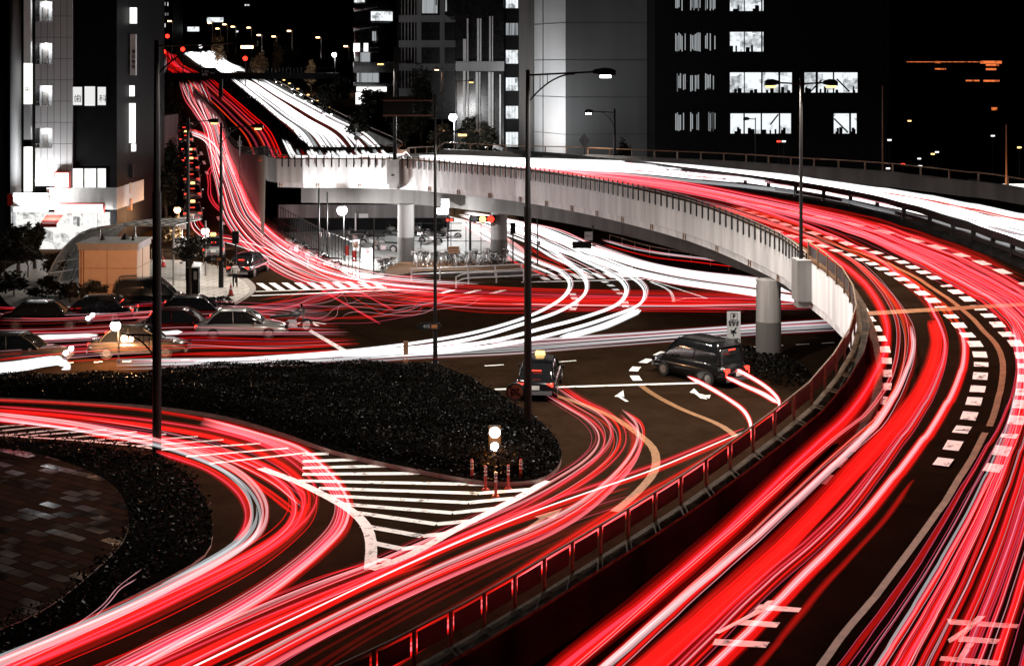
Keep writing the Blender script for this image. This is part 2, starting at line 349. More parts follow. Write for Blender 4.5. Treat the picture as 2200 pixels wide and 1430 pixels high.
for s in np.arange(s_at(1700), S600, 3.1):          # ribbed joints of the ledge
    p, nrm, t = Lat(s); 
    c = p - nrm * .10 + np.array([0, 0, PAR - 1.9]); a_ = math.atan2(t[1], t[0]); mb = MB(); mb.box(c, (.24, .04, .03), a_)
    for q in (-.1, .1): mb.box(c + t * q + nrm * .003, (.03, .05, .33), a_)
    mb.build('ledge_joint', M['rust'], root)
mb = MB()
for o_, z0, z1 in ((2.2, -0.6, -2.15), (6.5, -0.6, -2.0), (11.0, -.6, -2.0), (15.5, -.6, -1.9)):
    ii = [i for i in hiI if LS[i, 2] > 4.0]
    a = offs(ii, o_, z0); b = offs(ii, o_, z1); c = offs(ii, o_ + .5, z1); d = offs(ii, o_ + .5, z0)
    if o_ > 3: a, b, c, d = a[::2], b[::2], c[::2], d[::2]
    mb.strip(a, b); mb.strip(b, c); mb.strip(c, d)
mb.build('girder', M['black_concrete'] if False else M['dark_concrete'], root)
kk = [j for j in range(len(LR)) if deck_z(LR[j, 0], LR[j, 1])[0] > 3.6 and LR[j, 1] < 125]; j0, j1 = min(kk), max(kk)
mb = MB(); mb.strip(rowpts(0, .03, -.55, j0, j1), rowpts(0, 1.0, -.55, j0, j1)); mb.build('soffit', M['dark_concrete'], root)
# far parapet
RE = np.array([rowpts(0, 1.0)[i] for i in range(len(LR)) if LR[i, 3] < 285]); 
def offR(off, dz):
    T = np.gradient(RE, axis=0); T /= np.linalg.norm(T[:, :2], axis=1)[:, None]; N = np.stack([T[:, 1], -T[:, 0], np.zeros(len(T))], 1)
    q = RE + N * off; q[:, 2] += dz; return q
mb = MB(); mb.strip(offR(0, 0), offR(0, .95)); mb.strip(offR(0, .95), offR(.35, .95)); mb.strip(offR(.35, .95), offR(.35, -1.0))
mb.build('parapet', M['dark_concrete'], root)
# railings
def rail_line(pts, zs, r, mi=0, mb=None):
    mb = mb or MB()
    for z in zs: q = pts.copy(); q[:, 2] += z; mb.tube(q, r, 4, mi)
    return mb
post_mb = MB(); post_mb.box((0, 0, .36), (.075, .06, .86))
proto = None
def put_post(name, loc, rz, sc, m, parent):
    global proto
    if proto is None or proto.name.split('.')[0] != name:
        proto = post_mb.build(name, m, None); o = proto
    else:
        o = proto.copy(); o.data = o.data if o.data.materials[0] == m else o.data; col.objects.link(o)
    o.parent = parent; o.location = Vector(loc) - parent.location; o.rotation_euler[2] = rz; o.scale = (1, 1, sc); return o
sN = s_at(1741)
for s in np.arange(17.5, sN, 1.25):                 # tall posts beside the ramp
    p, nrm, t = Lat(s); q = p + nrm * .04 + np.array([0, 0, PAR])
    put_post('railing_post', q, math.atan2(t[1], t[0]), 1.0, M['brownpost'], root)
nearI = [i for i in allI if dL[i] < sN + .5]
mb = rail_line(offs(nearI, -.04, PAR), (.80,), .032)
mb.build('top_rail', M['brownpost'], root)
mb = MB(); a = offs(nearI, -.03, PAR + .28); b = offs(nearI, -.03, PAR + .70)
# dark panels hang between the posts, each a separate sheet
for s in np.arange(17.5, sN - 1.3, 1.25):
    q = []
    for e in (.12, .5, .8, 1.13): p, nrm, t = Lat(s + e); q.append(p + nrm * .05)
    q = np.array(q); lo = q.copy(); hi = q.copy(); lo[:, 2] += PAR + .26; hi[:, 2] += PAR + .70; mb.strip(lo, hi)
mb.build('rail_panels', M['panel'], root)
farI = [i for i in allI if dL[i] >= sN - .3]
slots = list(np.arange(sN, S600, .56)); pm = MB()
for s in slots[100:]: p, nrm, t = Lat(s); pm.box(p + nrm * .045 + np.array([0, 0, PAR - .16]), (.07, .05, .86), math.atan2(t[1], t[0]))
tag(pm.build('rail_bracket', M['black'], root), kind='stuff')
proto = None; post_mb = MB(); post_mb.box((0, 0, .36), (.075, .05, .86))
for s in slots[:100]:
    p, nrm, t = Lat(s); q = p + nrm * .045 + np.array([0, 0, PAR - .52])
    put_post('rail_bracket', q, math.atan2(t[1], t[0]), 1.0, M['rust'] if False else M['black'], root)
mb = rail_line(offs(farI, -.04, PAR), (.14, .28), .025); mb.build('top_rail', M['steel'], root)
# brackets that carry lamp posts on the parapet
for px in (1752, 853):
    p, nrm, t = Lat(s_at(px)); mb = MB(); a = math.atan2(t[1], t[0]); c = p + nrm * .25
    mb.box(c + np.array([0, 0, PAR - .85]), (1.0, .62, 1.75), a); mb.box(c + np.array([0, 0, PAR - 1.85]), (.7, .5, .3), a, taper=1.0)
    mb.build('lamp_bracket', M['concrete'] if px > 1000 else M['steel'], root)
# rail on the far parapet
mb = rail_line(offR(.15, .95), (.5,), .05); T = offR(.15, .95); ds = np.r_[0, np.cumsum(np.linalg.norm(np.diff(T, axis=0), axis=1))]
mb2 = MB(); rp = []
for s in np.arange(1, ds[-1], 1.9):
    q = np.array([np.interp(s, ds, T[:, k]) for k in range(3)])
    if 30 < q[1] < 150: rp.append(q)
mb.build('top_rail', M['rust'], root)
pm = MB(); pm.box((0, 0, .25), (.09, .09, .5)); pr = pm.build('barrier_post', M['rust'], None)
for i, q in enumerate(rp[:100]):
    o = pr if i == 0 else pr.copy()
    if i: col.objects.link(o)
    o.parent = root; o.location = Vector(q) - root.location
# piers
def pier(px, py, r, top):
    c = P(px, py, 'g'); mb = MB(); mb.cyl((c[0], c[1], 0), r + .012, 2.1, 28, 1); mb.cyl((c[0], c[1], 2.1), r, top - 2.1, 28, 0)
    mb.build('pier', [M['concrete'], M['dark_concrete']], root, smooth=False)
pier(1651, 785, .58, 4.05); pier(872, 573, .58, 4.4); pier(1072, 578, .58, 4.4)
# abutment and ramp wall where the bridge meets the hill
k0 = i600; k1 = int(np.argmin(np.abs(LS[:, 1] - 240)))
idx = range(k0, k1, 1); a = offs(idx, 0, PAR); b = a.copy(); b[:, 2] = ground_z(b[:, 0], b[:, 1])
rr = empty('ramp_wall', (-20, 107, 0), 'grey ribbed retaining wall of the uphill ramp catching red light', 'retaining wall')
mb = MB(); kk_ = [j for j in range(len(a)) if a[j, 1] < 111.5]; b[kk_, 2] = a[kk_, 2] - 1.75
mb.strip(a, b); a2 = offs(idx, .4, PAR); mb.strip(a2, a); c2 = offs(idx, .4, 0); mb.strip(c2, a2); mb.build('wall', M['dark_concrete'], rr)
mb = rail_line(offs(idx, .1, PAR), (.35, .7), .035)
mb.build('rail', M['black'], rr)
mb = MB()
for s in np.arange(S600, dL[k1], 1.0):
    p, nrm, t = Lat(s); mb.box(p - nrm * .1 + np.array([0, 0, PAR + .35]), (.05, .05, .7))
mb.build('rail_posts', M['black'], rr)
mb = MB(); w = trace([(476,277),(496,340),(523,403),(550,461),(593,503),(650,539),(706,564),(776,584),(800,590)], 70)
w2 = w + np.array([.55, .15, 0]); wt = w.copy(); wt[:, 2] += .25; wt2 = w2.copy(); wt2[:, 2] += .25
mb.strip(w, wt); mb.strip(wt, wt2); mb.strip(wt2, w2); struct('kerb', mb, M['kerb'])
w = trace([(474,277),(492,340),(519,403),(546,461),(588,503),(645,541),(700,566),(770,588)], 70, dz=.012)
mb = MB(); mb.strip(w, w + np.array([-.28, 0, 0])); struct('edge_line', mb, M['paint'])

# median barrier on the deck
MED = [(2420,700),(2200,575),(2028,511),(1902,471),(1758,440),(1650,423),(1478,398),(1352,380),(1226,365),(1100,353),(1000,346),(900,341)]
wm = trace(MED, 110, 'd'); 
hill = np.vstack([wm[-1:], trace([(655,341),(620,312),(600,292),(560,254),(520,216),(472,174),(455,159)], 50, 'd')])
hill[:, 2] = deck_z(hill[:, 0], hill[:, 1])
wm = np.vstack([wm[:-1], hill]); wm[:, 2] = deck_z(wm[:, 0], wm[:, 1]); wm = spline(wm, 200)
rt = empty('median_barrier', tuple(wm[60]), 'black two-rail steel barrier splitting the flyover carriageways', 'crash barrier')
def beam(mb, pts, z, h, w, mi=0):
    q = np.array(pts); T = np.gradient(q, axis=0); T /= np.linalg.norm(T[:, :2], axis=1)[:, None]; N = np.stack([T[:, 1], -T[:, 0], 0 * T[:, 0]], 1)
    r = [q + N * a + np.array([0, 0, b]) for a, b in ((-w/2, z), (w/2, z), (w/2, z + h), (-w/2, z + h))]
    for i in range(4): mb.strip(r[(i + 1) % 4], r[i], mi)
    return mb
mb = MB(); beam(mb, wm, .02, .24, .5); mb.build('kerb_base', M['black_concrete'], rt)
mb = MB(); beam(mb, wm, .44, .2, .16); mb.build('rail', M['black'], rt)
mb = MB(); beam(mb, wm, .84, .3, .18); mb.build('rail', M['black'], rt)
ds = np.r_[0, np.cumsum(np.linalg.norm(np.diff(wm, axis=0), axis=1))]
pm = MB(); pm.box((0, 0, .55), (.2, .14, 1.08)); pr = pm.build('barrier_post', M['black'], None); pr.name = 'post'; i = 0
for s in np.arange(.5, ds[-1], 2.1):
    q = np.array([np.interp(s, ds, wm[:, k]) for k in range(3)])
    if q[1] > 130: break
    o = pr if i == 0 else pr.copy()
    if i: col.objects.link(o)
    o.parent = rt; o.location = Vector(q) - rt.location; i += 1
mh = MB(); hh = wm[[k for k in range(len(wm)) if wm[k, 1] > 118]]; beam(mh, hh, .02, 1.25, 1.6)
# the median on the hill is a clipped hedge: leaves come later
w_medhill = hh
tag(mh.build('median_hedge', M['soil']), 'long black clipped hedge between red and white hill lanes', 'hedge')
# low kerb beside the inside wall
mb = MB(); w = trace([(1846,668),(1866,706),(1879,755),(1884,812),(1880,862),(1862,905),(1822,962),(1770,1020),(1700,1090)], 50, 'd')
beam(mb, w, .0, .22, .35); tag(mb.build('deck_kerb', M['coping']), kind='structure')
mb = MB(); w = trace([(1838,676),(1848,720),(1858,780),(1852,840),(1830,900),(1790,960)], 40, 'd'); beam(mb, w, .0, .12, .5)
tag(mb.build('gutter', M['rust']), kind='structure')

# ================================================================ PAINTED MARKINGS
def line_on(mb, w, width, dash=None, off=0.0, mi=0, deck=False):
    d = np.r_[0, np.cumsum(np.linalg.norm(np.diff(w, axis=0), axis=1))]
    T = np.gradient(w, axis=0); T /= np.linalg.norm(T[:, :2], axis=1)[:, None]; N = np.stack([T[:, 1], -T[:, 0], 0 * T[:, 0]], 1)
    def seg(a, b):
        s = np.linspace(a, b, max(2, int((b - a) / .8) + 2)); c = np.stack([np.interp(s, d, w[:, k]) for k in range(3)], 1)
        nn = np.stack([np.interp(s, d, N[:, k]) for k in range(3)], 1); a1, b1 = c + nn * (off - width / 2), c + nn * (off + width / 2)
        if deck: a1[:, 2] = deck_z(a1[:, 0], a1[:, 1]) + .02; b1[:, 2] = deck_z(b1[:, 0], b1[:, 1]) + .02
        mb.strip(a1, b1, mi)
    if dash is None: seg(0, d[-1])
    else:
        s = 0.2
        while s + dash[0] < d[-1]: seg(s, s + dash[0]); s += dash[0] + dash[1]
    return mb
def on_deck(w, dz=.012): w = w.copy(); w[:, 2] = deck_z(w[:, 0], w[:, 1]) + dz; return w
SOLID = [(1560,448),(1675,489),(1758,514),(1876,554),(1939,582),(2002,619),(2063,662),(2103,700),(2147,753),(2155,791),(2147,849),(2131,904),(2092,978),(2050,1046),(2018,1095),(1945,1196),(1873,1291),(1800,1378),(1775,1415),(1700,1510)]
ws = on_deck(trace(SOLID, 160, 'd'))
mb = MB(); line_on(mb, ws, .2, deck=True); struct('lane_line', mb, M['paint_tan'])
mb = MB(); line_on(mb, ws[:122], .48, (.66, .56), -.72, deck=True); line_on(mb, ws[:122], .48, (.66, .56), .72, deck=True)
w = on_deck(trace([(1848,659),(1857,675),(1871,693),(1882,711),(1891,730),(1898,750),(1901,771),(1901,793),(1901,816),(1898,839),(1886,868),(1873,891),(1854,917),(1838,944),(1819,971),(1790,1002),(1761,1036),(1729,1073)], 80, 'd'))
line_on(mb, w, .48, (.66, .56), deck=True)
w = on_deck(trace([(1560,432),(1610,439),(1665,448),(1705,455),(1741,463),(1785,471),(1821,479),(1861,488),(1898,498),(1937,508),(1972,519),(2009,530),(2045,541),(2078,553),(2112,566),(2145,580),(2176,594),(2196,607),(2280,645)], 90, 'd'))
line_on(mb, w, .5, (1.1, 1.05), deck=True)
def quad(mb, pts, surf='g', dz=.012, mi=0):
    w = unproj([p[0] for p in pts], [p[1] for p in pts], surf, dz); mb.add(w, [tuple(range(len(w)))], mi)
for q in ([(1632,1297),(1722,1305),(1716,1314),(1620,1308)], [(1597,1330),(1676,1336),(1668,1347),(1585,1341)], [(1537,1371),(1654,1378),(1645,1390),(1530,1384)],
          [(1650,1289),(1662,1289),(1640,1312),(1545,1360),(1535,1358),(1610,1318)], [(2034,1328),(2190,1340),(2184,1349),(2040,1340)],
          [(2062,1365),(2150,1372),(2140,1382),(2058,1377)], [(2022,1408),(2150,1418),(2140,1429),(2018,1418)], [(2100,1322),(2118,1322),(2070,1365),(2040,1380),(2036,1372),(2070,1350)], [(2078,1380),(2094,1381),(2072,1412),(2058,1411)]):
    quad(mb, q, 'd', .022)
struct('deck_markings', mb, M['paint'])
mb = MB(); quad(mb, [(1842,670),(2020,660),(2200,650),(2200,657),(2020,668),(1842,679)], 'd', .028); struct('expansion_joint', mb, M['paint_tan'])
mb = MB()
LZ = [.010]
def gl(pts, width, dash=None, n=40, off=0):
    LZ[0] += .0005; line_on(mb, trace(pts, n, 'g', LZ[0]), width, dash, off)
for a in ([(650,976),(706,973.6)], [(650,990.5),(773,986)], [(650,1004.5),(833,1000)], [(650,1018),(902,1016)]): gl(a, .34, n=6)
for a in ([(640,1032),(1037,1040)], [(1037,1040),(1174,1034)], [(684,1048),(1027,1059)], [(1027,1059),(1147,1050)], [(701,1064),(1006,1079)], [(1006,1079),(1116,1068)],
          [(725,1081),(972,1101)], [(972,1101),(1068,1091)], [(756,1099),(938,1125)], [(938,1125),(1023,1117)], [(778,1128),(907,1151)], [(907,1151),(969,1144)],
          [(796,1164),(862,1178)], [(862,1178),(917,1173)], [(801,1202),(838,1204)]): gl(a, .32, n=6)
gl([(797,1222),(856,1202),(917,1172),(969,1142),(1068,1091),(1119,1065),(1174,1032)], .3)
gl([(795,1222),(797,1163),(784,1125),(758,1099),(734,1083),(695,1062),(640,1035),(560,1005)], .34)
for a in ([(0,916),(53,911)], [(0,925),(107,914)], [(0,935),(167,918)], [(45,937),(229,922)], [(116,942),(294,927)], [(176,947),(357,932)], [(232,951),(425,937)], [(290,958),(480,944)],
          [(335,966),(560,952)], [(400,980),(620,962)], [(450,995),(660,972)]): gl(a, .2, n=8)
gl([(-100,928),(0,934),(50,938),(150,944),(232,951),(300,958),(345,966)], .16)
gl([(1063,836),(1235,830),(1503,822)], .3); gl([(1041,785.5),(1082,783)], .16, n=4); gl([(1200,777),(1238,774)], .16, n=4)
gl([(1500,726),(1473,735),(1452,744),(1429,754),(1407,765),(1386,776),(1369,787),(1361,797),(1363,807),(1371,818)], .42, (1.0, .95), 60)
for a in ([(1403,1),], ): pass
for x in range(1600, 1800, 55): gl([(x, 746 - (x - 1600) * .055), (x + 28, 744.5 - (x - 1600) * .055)], .16, n=3)
for k in range(10):
    x = 550 + 27.2 * k; y = 608 - k * .35; quad(mb, [(x, y), (x + 14, y), (x + 37, y + 15), (x + 22, y + 15)])
gl([(548,626),(700,621),(830,617)], .25); gl([(540,635),(700,629),(860,622)], .3)
for k in range(9):
    x = 1150 + 24 * k; y = 590 - k * .7; quad(mb, [(x, y), (x + 13, y), (x + 33, y + 11), (x + 18, y + 11)])
for k in range(3):
    x = 940 + 55 * k; quad(mb, [(x, 630), (x + 14, 630), (x + 40, 623), (x + 26, 623)])
gl([(1145,582),(1260,577),(1360,574)], .25); gl([(1120,606),(1300,602),(1385,599)], .3)
quad(mb, [(643,700), (655,700), (760,760), (743,760)])
for a in ([(1296,604),(1303,607)], [(1309,611),(1316,615)], [(1320,620),(1326,624)], [(1329,628),(1335,632)], [(1229,630),(1232,634)], [(1233,638),(1236,643)], [(1237,651),(1234,657)], [(1233,660),(1229,666)], [(1342,647),(1344,652)], [(1344,655),(1344,660)]): gl(a, .4, n=4)
gl([(1390,600),(1430,612),(1520,641)], .14); gl([(1398,605),(1435,622),(1447,642),(1447,648)], .2); gl([(1447,646),(1480,640),(1520,641)], .14)
quad(mb, [(1339,838),(1341,852),(1333,851),(1351,862),(1344,862),(1328,852),(1320,851)])
quad(mb, [(1491,834),(1502,845),(1515,848),(1527,848),(1524,855),(1512,852),(1520,857),(1505,855),(1494,846),(1482,842)])
for a in ([(410,262),(414,268)], [(419,279),(422,284)], [(431,326),(434,333)], [(437,346),(440,353)], [(443,368),(446,375)], [(468,465),(472,473)], [(477,476),(481,483)]): gl(a, .3, n=3)
for k in range(7): gl([(140 + 62 * k, 779 - k * 1.5), (158 + 62 * k, 778.5 - k * 1.5)], .2, n=3)
gl([(683,700),(660,690),(636,696)], .2); gl([(660,690),(700,696)], .2)
struct('road_markings', mb, M['paint'])
mb = MB(); w = trace([(1375,826),(1403,846),(1466,879),(1529,904),(1560,920),(1582,938)], 40, 'g', .014); line_on(mb, w, .28)
w = trace([(1176,844),(1240,864),(1317,896),(1378,937),(1403,962),(1410,990),(1403,1017),(1385,1040),(1355,1070),(1320,1098)], 60, 'g', .014); line_on(mb, w, .3)
quad(mb, [(1208,1091),(1191,1113),(1174,1111),(1130,1141),(1122,1139),(1160,1113),(1148,1109)], 'g', .014)
struct('worn_markings', mb, M['paint_tan'])
# ================================================================ LIGHT TRAILS OF THE TRAFFIC
TM = ['red', 'deep', 'pink', 'pale', 'white', 'grey', 'orange', 'dim', 'blue', 'shade', 'halo', 'hwhite', 'mid']
TMI = {k: i for i, k in enumerate(TM)}
def smooth_noise(n, knots, amp, r):
    k = r.normal(0, amp, knots); return np.interp(np.linspace(0, knots - 1, n), np.arange(knots), k)
def stream(name, label, A, B, surf='g', n=12, kinds='R', rad=(.04, .09), z=(.45, .95), pts=56, drift=.05, partial=0.0, seed=1, gap=0.0, group=None, us=None, cat='light trails', abrupt=False, cut=0.0):
    """Tracks of head and tail lamps: tubes at lamp height that follow the lane between outlines A and B.
    kinds: weighted string of bundle types; R red with dark flanks, P red with pink core, L red with fine pale lines,
    W white, G grey-white in red, D dark red, O orange, N thin pale line, K thin pink line, S pale grey."""
    r = np.random.default_rng(seed); zm = sum(z) / 2
    def ext(L_):
        L_ = [tuple(map(float, q)) for q in L_]
        for e, f in ((0, 1), (-1, -2)):
            if L_[e][1] >= 1424:
                dx, dy = L_[e][0] - L_[f][0], L_[e][1] - L_[f][1]; h_ = math.hypot(dx, dy); q = (L_[e][0] + dx / h_ * 170, L_[e][1] + dy / h_ * 170)
                L_ = [q] + L_ if e == 0 else L_ + [q]
        return L_
    A, B = ext(A), ext(B)
    wa = trace(A, pts, surf, zm); wb = trace(B, pts, surf, zm)
    fn = ground_z if surf == 'g' else deck_z
    mb = MB(); TT = np.linspace(0, 1, pts)
    U = us if us is not None else [(i + .5) / n + r.uniform(-.35, .35) / n for i in range(n)]
    for bi, u0 in enumerate(U):
        k = kinds[bi % len(kinds)] if us is not None else kinds[int(r.integers(len(kinds)))]
        u = np.clip(u0 + smooth_noise(pts, 5, drift, r) * np.sin(np.pi * TT * .9 + .15), -.02, 1.02)
        u = np.convolve(np.r_[u[:1].repeat(4), u, u[-1:].repeat(4)], np.ones(9) / 9, 'valid')
        c = wa * (1 - u[:, None]) + wb * u[:, None]
        dz = r.uniform(*z) - zm; i0, i1 = 0, pts
        if r.random() < partial:
            if r.random() < .5: i0 = int(r.uniform(.05, .6) * pts)
            else: i1 = int(r.uniform(.4, .95) * pts)
        if r.random() < cut: i1 = int(r.uniform(.42, .72) * pts)
        c = c[i0:i1]
        c[:, 2] = fn(c[:, 0], c[:, 1]) + zm + dz
        if len(c) < 5: continue
        tt = np.gradient(c, axis=0); tt /= np.linalg.norm(tt, axis=1)[:, None]; N = np.stack([tt[:, 1], -tt[:, 0], 0 * tt[:, 0]], 1)
        N /= np.linalg.norm(N, axis=1)[:, None]
        R0 = r.uniform(*rad)
        n_ = len(c); e0 = np.clip((np.arange(n_) + .4) / 5, 0, 1); e1 = e0[::-1]; prof = np.ones(n_)
        if not abrupt: prof = prof * e0 * e1
        prof = prof * (1 + np.interp(np.linspace(0, 7, n_), np.arange(8), r.normal(0, .16, 8)))
        def tb(off, up, rr, m, sides=4): mb.tube(c + N * off + np.array([0, 0, up]), rr * prof, sides, TMI[m], cap=False)
        if k == 'R':
            hot = r.random() < .5; tb(0, 0, R0, 'red' if hot else 'mid'); tb(0, 0, R0 * 1.6, 'halo' if hot else 'dim')
            for q in range(int(r.integers(0, 3))): tb(r.uniform(-.8, .8) * R0, .02, .011 + R0 * .06, 'red', 3)
        elif k == 'P': tb(0, 0, R0, 'mid'); tb(R0 * .2, 0, R0 * .4, 'pink'); tb(0, 0, R0 * 1.7, 'halo')
        elif k == 'L':
            tb(0, 0, R0 * 1.9, 'deep'); m_ = int(r.integers(4, 8)); w_ = R0 * 1.7
            for q in range(m_): tb(((q + .5) / m_ * 2 - 1) * w_, .008 * q, .008 + R0 * .09, ('pale', 'pink', 'red', 'red', 'mid')[int(r.integers(5))], 3)
        elif k == 'W': tb(0, 0, R0, 'white'); tb(0, 0, R0 * 1.5, 'hwhite')
        elif k == 'G': tb(0, 0, R0 * 1.4, 'mid'); tb(0, 0, R0 * .9, 'grey'); tb(R0 * .3, .02, R0 * .2, 'pale', 3); tb(-R0 * .4, .02, R0 * .15, 'pale', 3)
        elif k == 'D': tb(0, 0, R0, 'deep'); tb(0, 0, R0 * 1.8, 'dim')
        elif k == 'X': tb(0, 0, R0, 'dim')
        elif k == 'O': tb(0, 0, R0, 'orange'); tb(0, 0, R0 * 1.8, 'dim')
        elif k == 'N': tb(0, 0, R0 * .28, 'pale', 3)
        elif k == 'K': tb(0, 0, R0 * .3, 'pink', 3)
        elif k == 'Q': tb(0, 0, R0 * .4, 'red', 3)
        elif k == 'H': tb(0, 0, R0 * .35, 'white', 3)
        elif k == 'S': tb(0, 0, R0, 'shade')
        elif k == 'B': tb(0, 0, R0 * .5, 'blue')
    o = mb.build(name, [TG[m] for m in TM])
    return tag(o, label, cat, group, 'stuff')

# --- flyover, inner lanes
D1 = [(1232,1430),(1287,1385),(1493,1222),(1664,1062),(1761,965),(1841,885),(1890,807),(1909,753),(1911,704),(1890,648),(1859,606),(1801,559),(1758,532),(1700,508),(1650,492),(1540,455)]
D1b = [(1188,1430),(1270,1365),(1473,1195),(1640,1042),(1745,945),(1822,872),(1868,800),(1892,752),(1898,704),(1880,651),(1850,610),(1792,563),(1748,535),(1690,511),(1640,495),(1530,458)]
stream('light_trail', 'single broad red trail with pink core nearest the dark flyover wall', D1b, D1, 'd', us=[.22, .5, .68, .9], kinds='DPRD', rad=(.09, .12), z=(.6, .7), drift=.0, pts=90, seed=2)
D2a = [(1262,1430),(1440,1270),(1620,1112),(1790,960),(1860,905),(1908,839),(1928,769),(1927,704),(1900,646),(1868,606),(1818,562),(1765,532),(1700,503),(1600,470),(1500,440)]
D2b = [(1345,1430),(1500,1285),(1680,1120),(1838,968),(1905,905),(1948,820),(1968,746),(1962,690),(1925,633),(1890,596),(1838,553),(1780,522),(1715,495),(1610,462),(1505,434)]
stream('light_trail', 'band of fine pinkish lines beside the leftmost red flyover trail', D2a, D2b, 'd', n=9, kinds='LNXDLKQNXOK', rad=(.03, .05), z=(.5, 1.0), drift=.07, pts=90, seed=3, cut=.3)
stream('light_trail', 'grey-cored trail joining the pinkish lines on the left flyover lane', [(1290,1430),(1460,1282),(1660,1112),(1800,985),(1872,915),(1905,868),(1938,808),(1958,746),(1953,700)], [(1308,1430),(1478,1282),(1676,1112),(1812,985),(1882,920),(1914,872),(1946,810),(1966,746),(1961,700)], 'd', us=[.3, .7], kinds='GS', rad=(.06, .07), z=(.8, .8), drift=0, pts=80, seed=70)
D3a = [(1360,1430),(1500,1310),(1740,1090),(1870,945),(1947,858),(1986,794),(2001,736),(1993,692)]
D3b = [(1430,1430),(1570,1305),(1785,1092),(1915,948),(1984,860),(2014,790),(2024,736),(2017,692)]
stream('light_trail', 'wide flat solid red band that starts abruptly on the flyover', D3a, D3b, 'd', us=[.08, .25, .42, .5, .6, .78, .94], kinds='RRRXRRQ', rad=(.085, .09), z=(.72, .73), drift=.0, pts=70, seed=4, abrupt=True)
D4a = [(1445,1430),(1600,1280),(1800,1105),(1915,960),(1985,862),(2020,785),(2026,737),(2008,690),(1972,630),(1920,590),(1860,549),(1800,519),(1740,495),(1650,463),(1540,430)]
D4b = [(1500,1430),(1660,1270),(1835,1105),(1945,950),(2005,860),(2033,785),(2037,735),(2018,683),(1982,624),(1930,585),(1875,545),(1812,512),(1755,488),(1655,457),(1545,426)]
stream('light_trail', 'pink and red trails right of the wide red flyover band', D4a, D4b, 'd', n=7, kinds='PLQDK', rad=(.035, .055), z=(.5, .9), drift=.05, pts=90, seed=5, cut=.35)
D5a = [(1515,1430),(1700,1250),(1850,1098),(1975,945),(2035,855),(2064,780),(2062,726),(2050,700)]
D5b = [(1565,1430),(1740,1250),(1890,1090),(2003,942),(2057,852),(2080,780),(2078,726),(2062,698)]
stream('light_trail', 'pale striped trail with grey core ending at mid flyover', D5a, D5b, 'd', us=[.1, .35, .55, .85], kinds='DGLR', rad=(.06, .08), z=(.6, .8), drift=.01, pts=70, seed=6)
D5c = [(2055,702),(2020,660),(1960,612),(1900,574),(1830,540),(1760,508),(1680,478),(1560,442)]
D5d = [(2082,705),(2040,650),(1985,606),(1925,567),(1850,528),(1780,495),(1700,468),(1575,435)]
stream('light_trail', 'dull red trails running on up the flyover from the grey one', D5c, D5d, 'd', n=5, kinds='DOQX', rad=(.04, .07), z=(.5, .8), drift=.04, seed=7)
stream('light_trail', 'thin lone dark red trail on the empty middle of the deck', [(1622,1430),(1760,1262),(1900,1110),(1960,1030)], [(1640,1430),(1775,1262),(1912,1110),(1968,1030)], 'd', us=[.2, .6], kinds='DD', rad=(.035, .05), z=(.6, .6), drift=0, seed=8)
# --- flyover, outer lanes
D7a = [(1795,1430),(1940,1240),(2035,1092),(2105,978),(2155,890),(2181,801),(2173,737),(2147,688),(2102,646),(2002,592),(1927,549),(1851,511),(1758,478),(1650,451),(1500,415),(1352,389),(1226,371),(1100,357)]
D7b = [(2520,1430),(2500,1240),(2480,1092),(2440,978),(2400,890),(2360,801),(2330,737),(2290,690),(2230,635),(2120,577),(2000,528),(1880,487),(1770,458),(1650,433),(1500,404),(1352,383),(1226,368),(1100,355)]
stream('light_trail', 'dense fan of red, pink and white trails sweeping the outer flyover lanes', D7a, D7b, 'd', n=56, kinds='LKRLNLXQPKLRDKLN', rad=(.03, .06), z=(.5, 1.1), drift=.012, pts=110, seed=9, cut=.5)
D8a = [(2050,1250),(2180,1040),(2200,900),(2200,801),(2190,737),(2165,685),(2110,640)]
stream('light_trail', 'bright white and pale trails merging down the outer lane', [(2002,1100),(2080,1000),(2150,890),(2183,801),(2182,750),(2176,705)], [(1880,1430),(2000,1235),(2110,1060),(2190,890),(2203,801),(2190,710)][::1], 'd', n=5, kinds='GHLG', rad=(.03, .06), z=(.8, 1.0), drift=.05, seed=10) if False else None
stream('light_trail', 'pale grey-white trails inside the dense outer red fan', [(1870,1430),(1995,1235),(2095,1060),(2165,905),(2186,801),(2183,750),(2174,703)], [(1985,1430),(2080,1235),(2150,1060),(2192,905),(2204,801),(2197,750),(2184,700)], 'd', n=7, kinds='SNSKNLS', rad=(.03,.045), z=(1.0, 1.15), drift=.05, pts=80, seed=10)
D9a = [(1650,433),(1500,404),(1352,384),(1226,369),(1100,356),(980,349),(900,346)]
stream('light_trail', 'dim crimson trails hugging the median barrier far along the deck', [(2200,612),(2028,533),(1902,487),(1758,455),(1650,437),(1500,409),(1352,387),(1226,371),(1100,358)], [(2200,590),(2028,517),(1902,477),(1758,445),(1650,428),(1500,403),(1352,383),(1226,367),(1100,355)], 'd', n=8, kinds='DXDQ', rad=(.04, .08), z=(.4, .8), drift=.05, seed=11)
stream('light_trail', 'dark red trails filling the lane behind the white parapet', [(1650,487),(1478,438),(1352,407),(1226,383),(1100,366)], [(1650,452),(1478,413),(1352,391),(1226,375),(1100,361)], 'd', n=8, kinds='XXDQX', rad=(.05, .08), z=(.4, .8), drift=.06, seed=12)
W1a = [(2420,560),(2200,528),(2028,475),(1902,444),(1758,412),(1650,398),(1478,381),(1352,368),(1226,361),(1100,353),(1000,348),(900,344)]
W1b = [(2420,500),(2200,466),(2028,432),(1902,413),(1758,394),(1650,379),(1478,361),(1352,354),(1226,350),(1100,347),(1000,343),(900,340)]
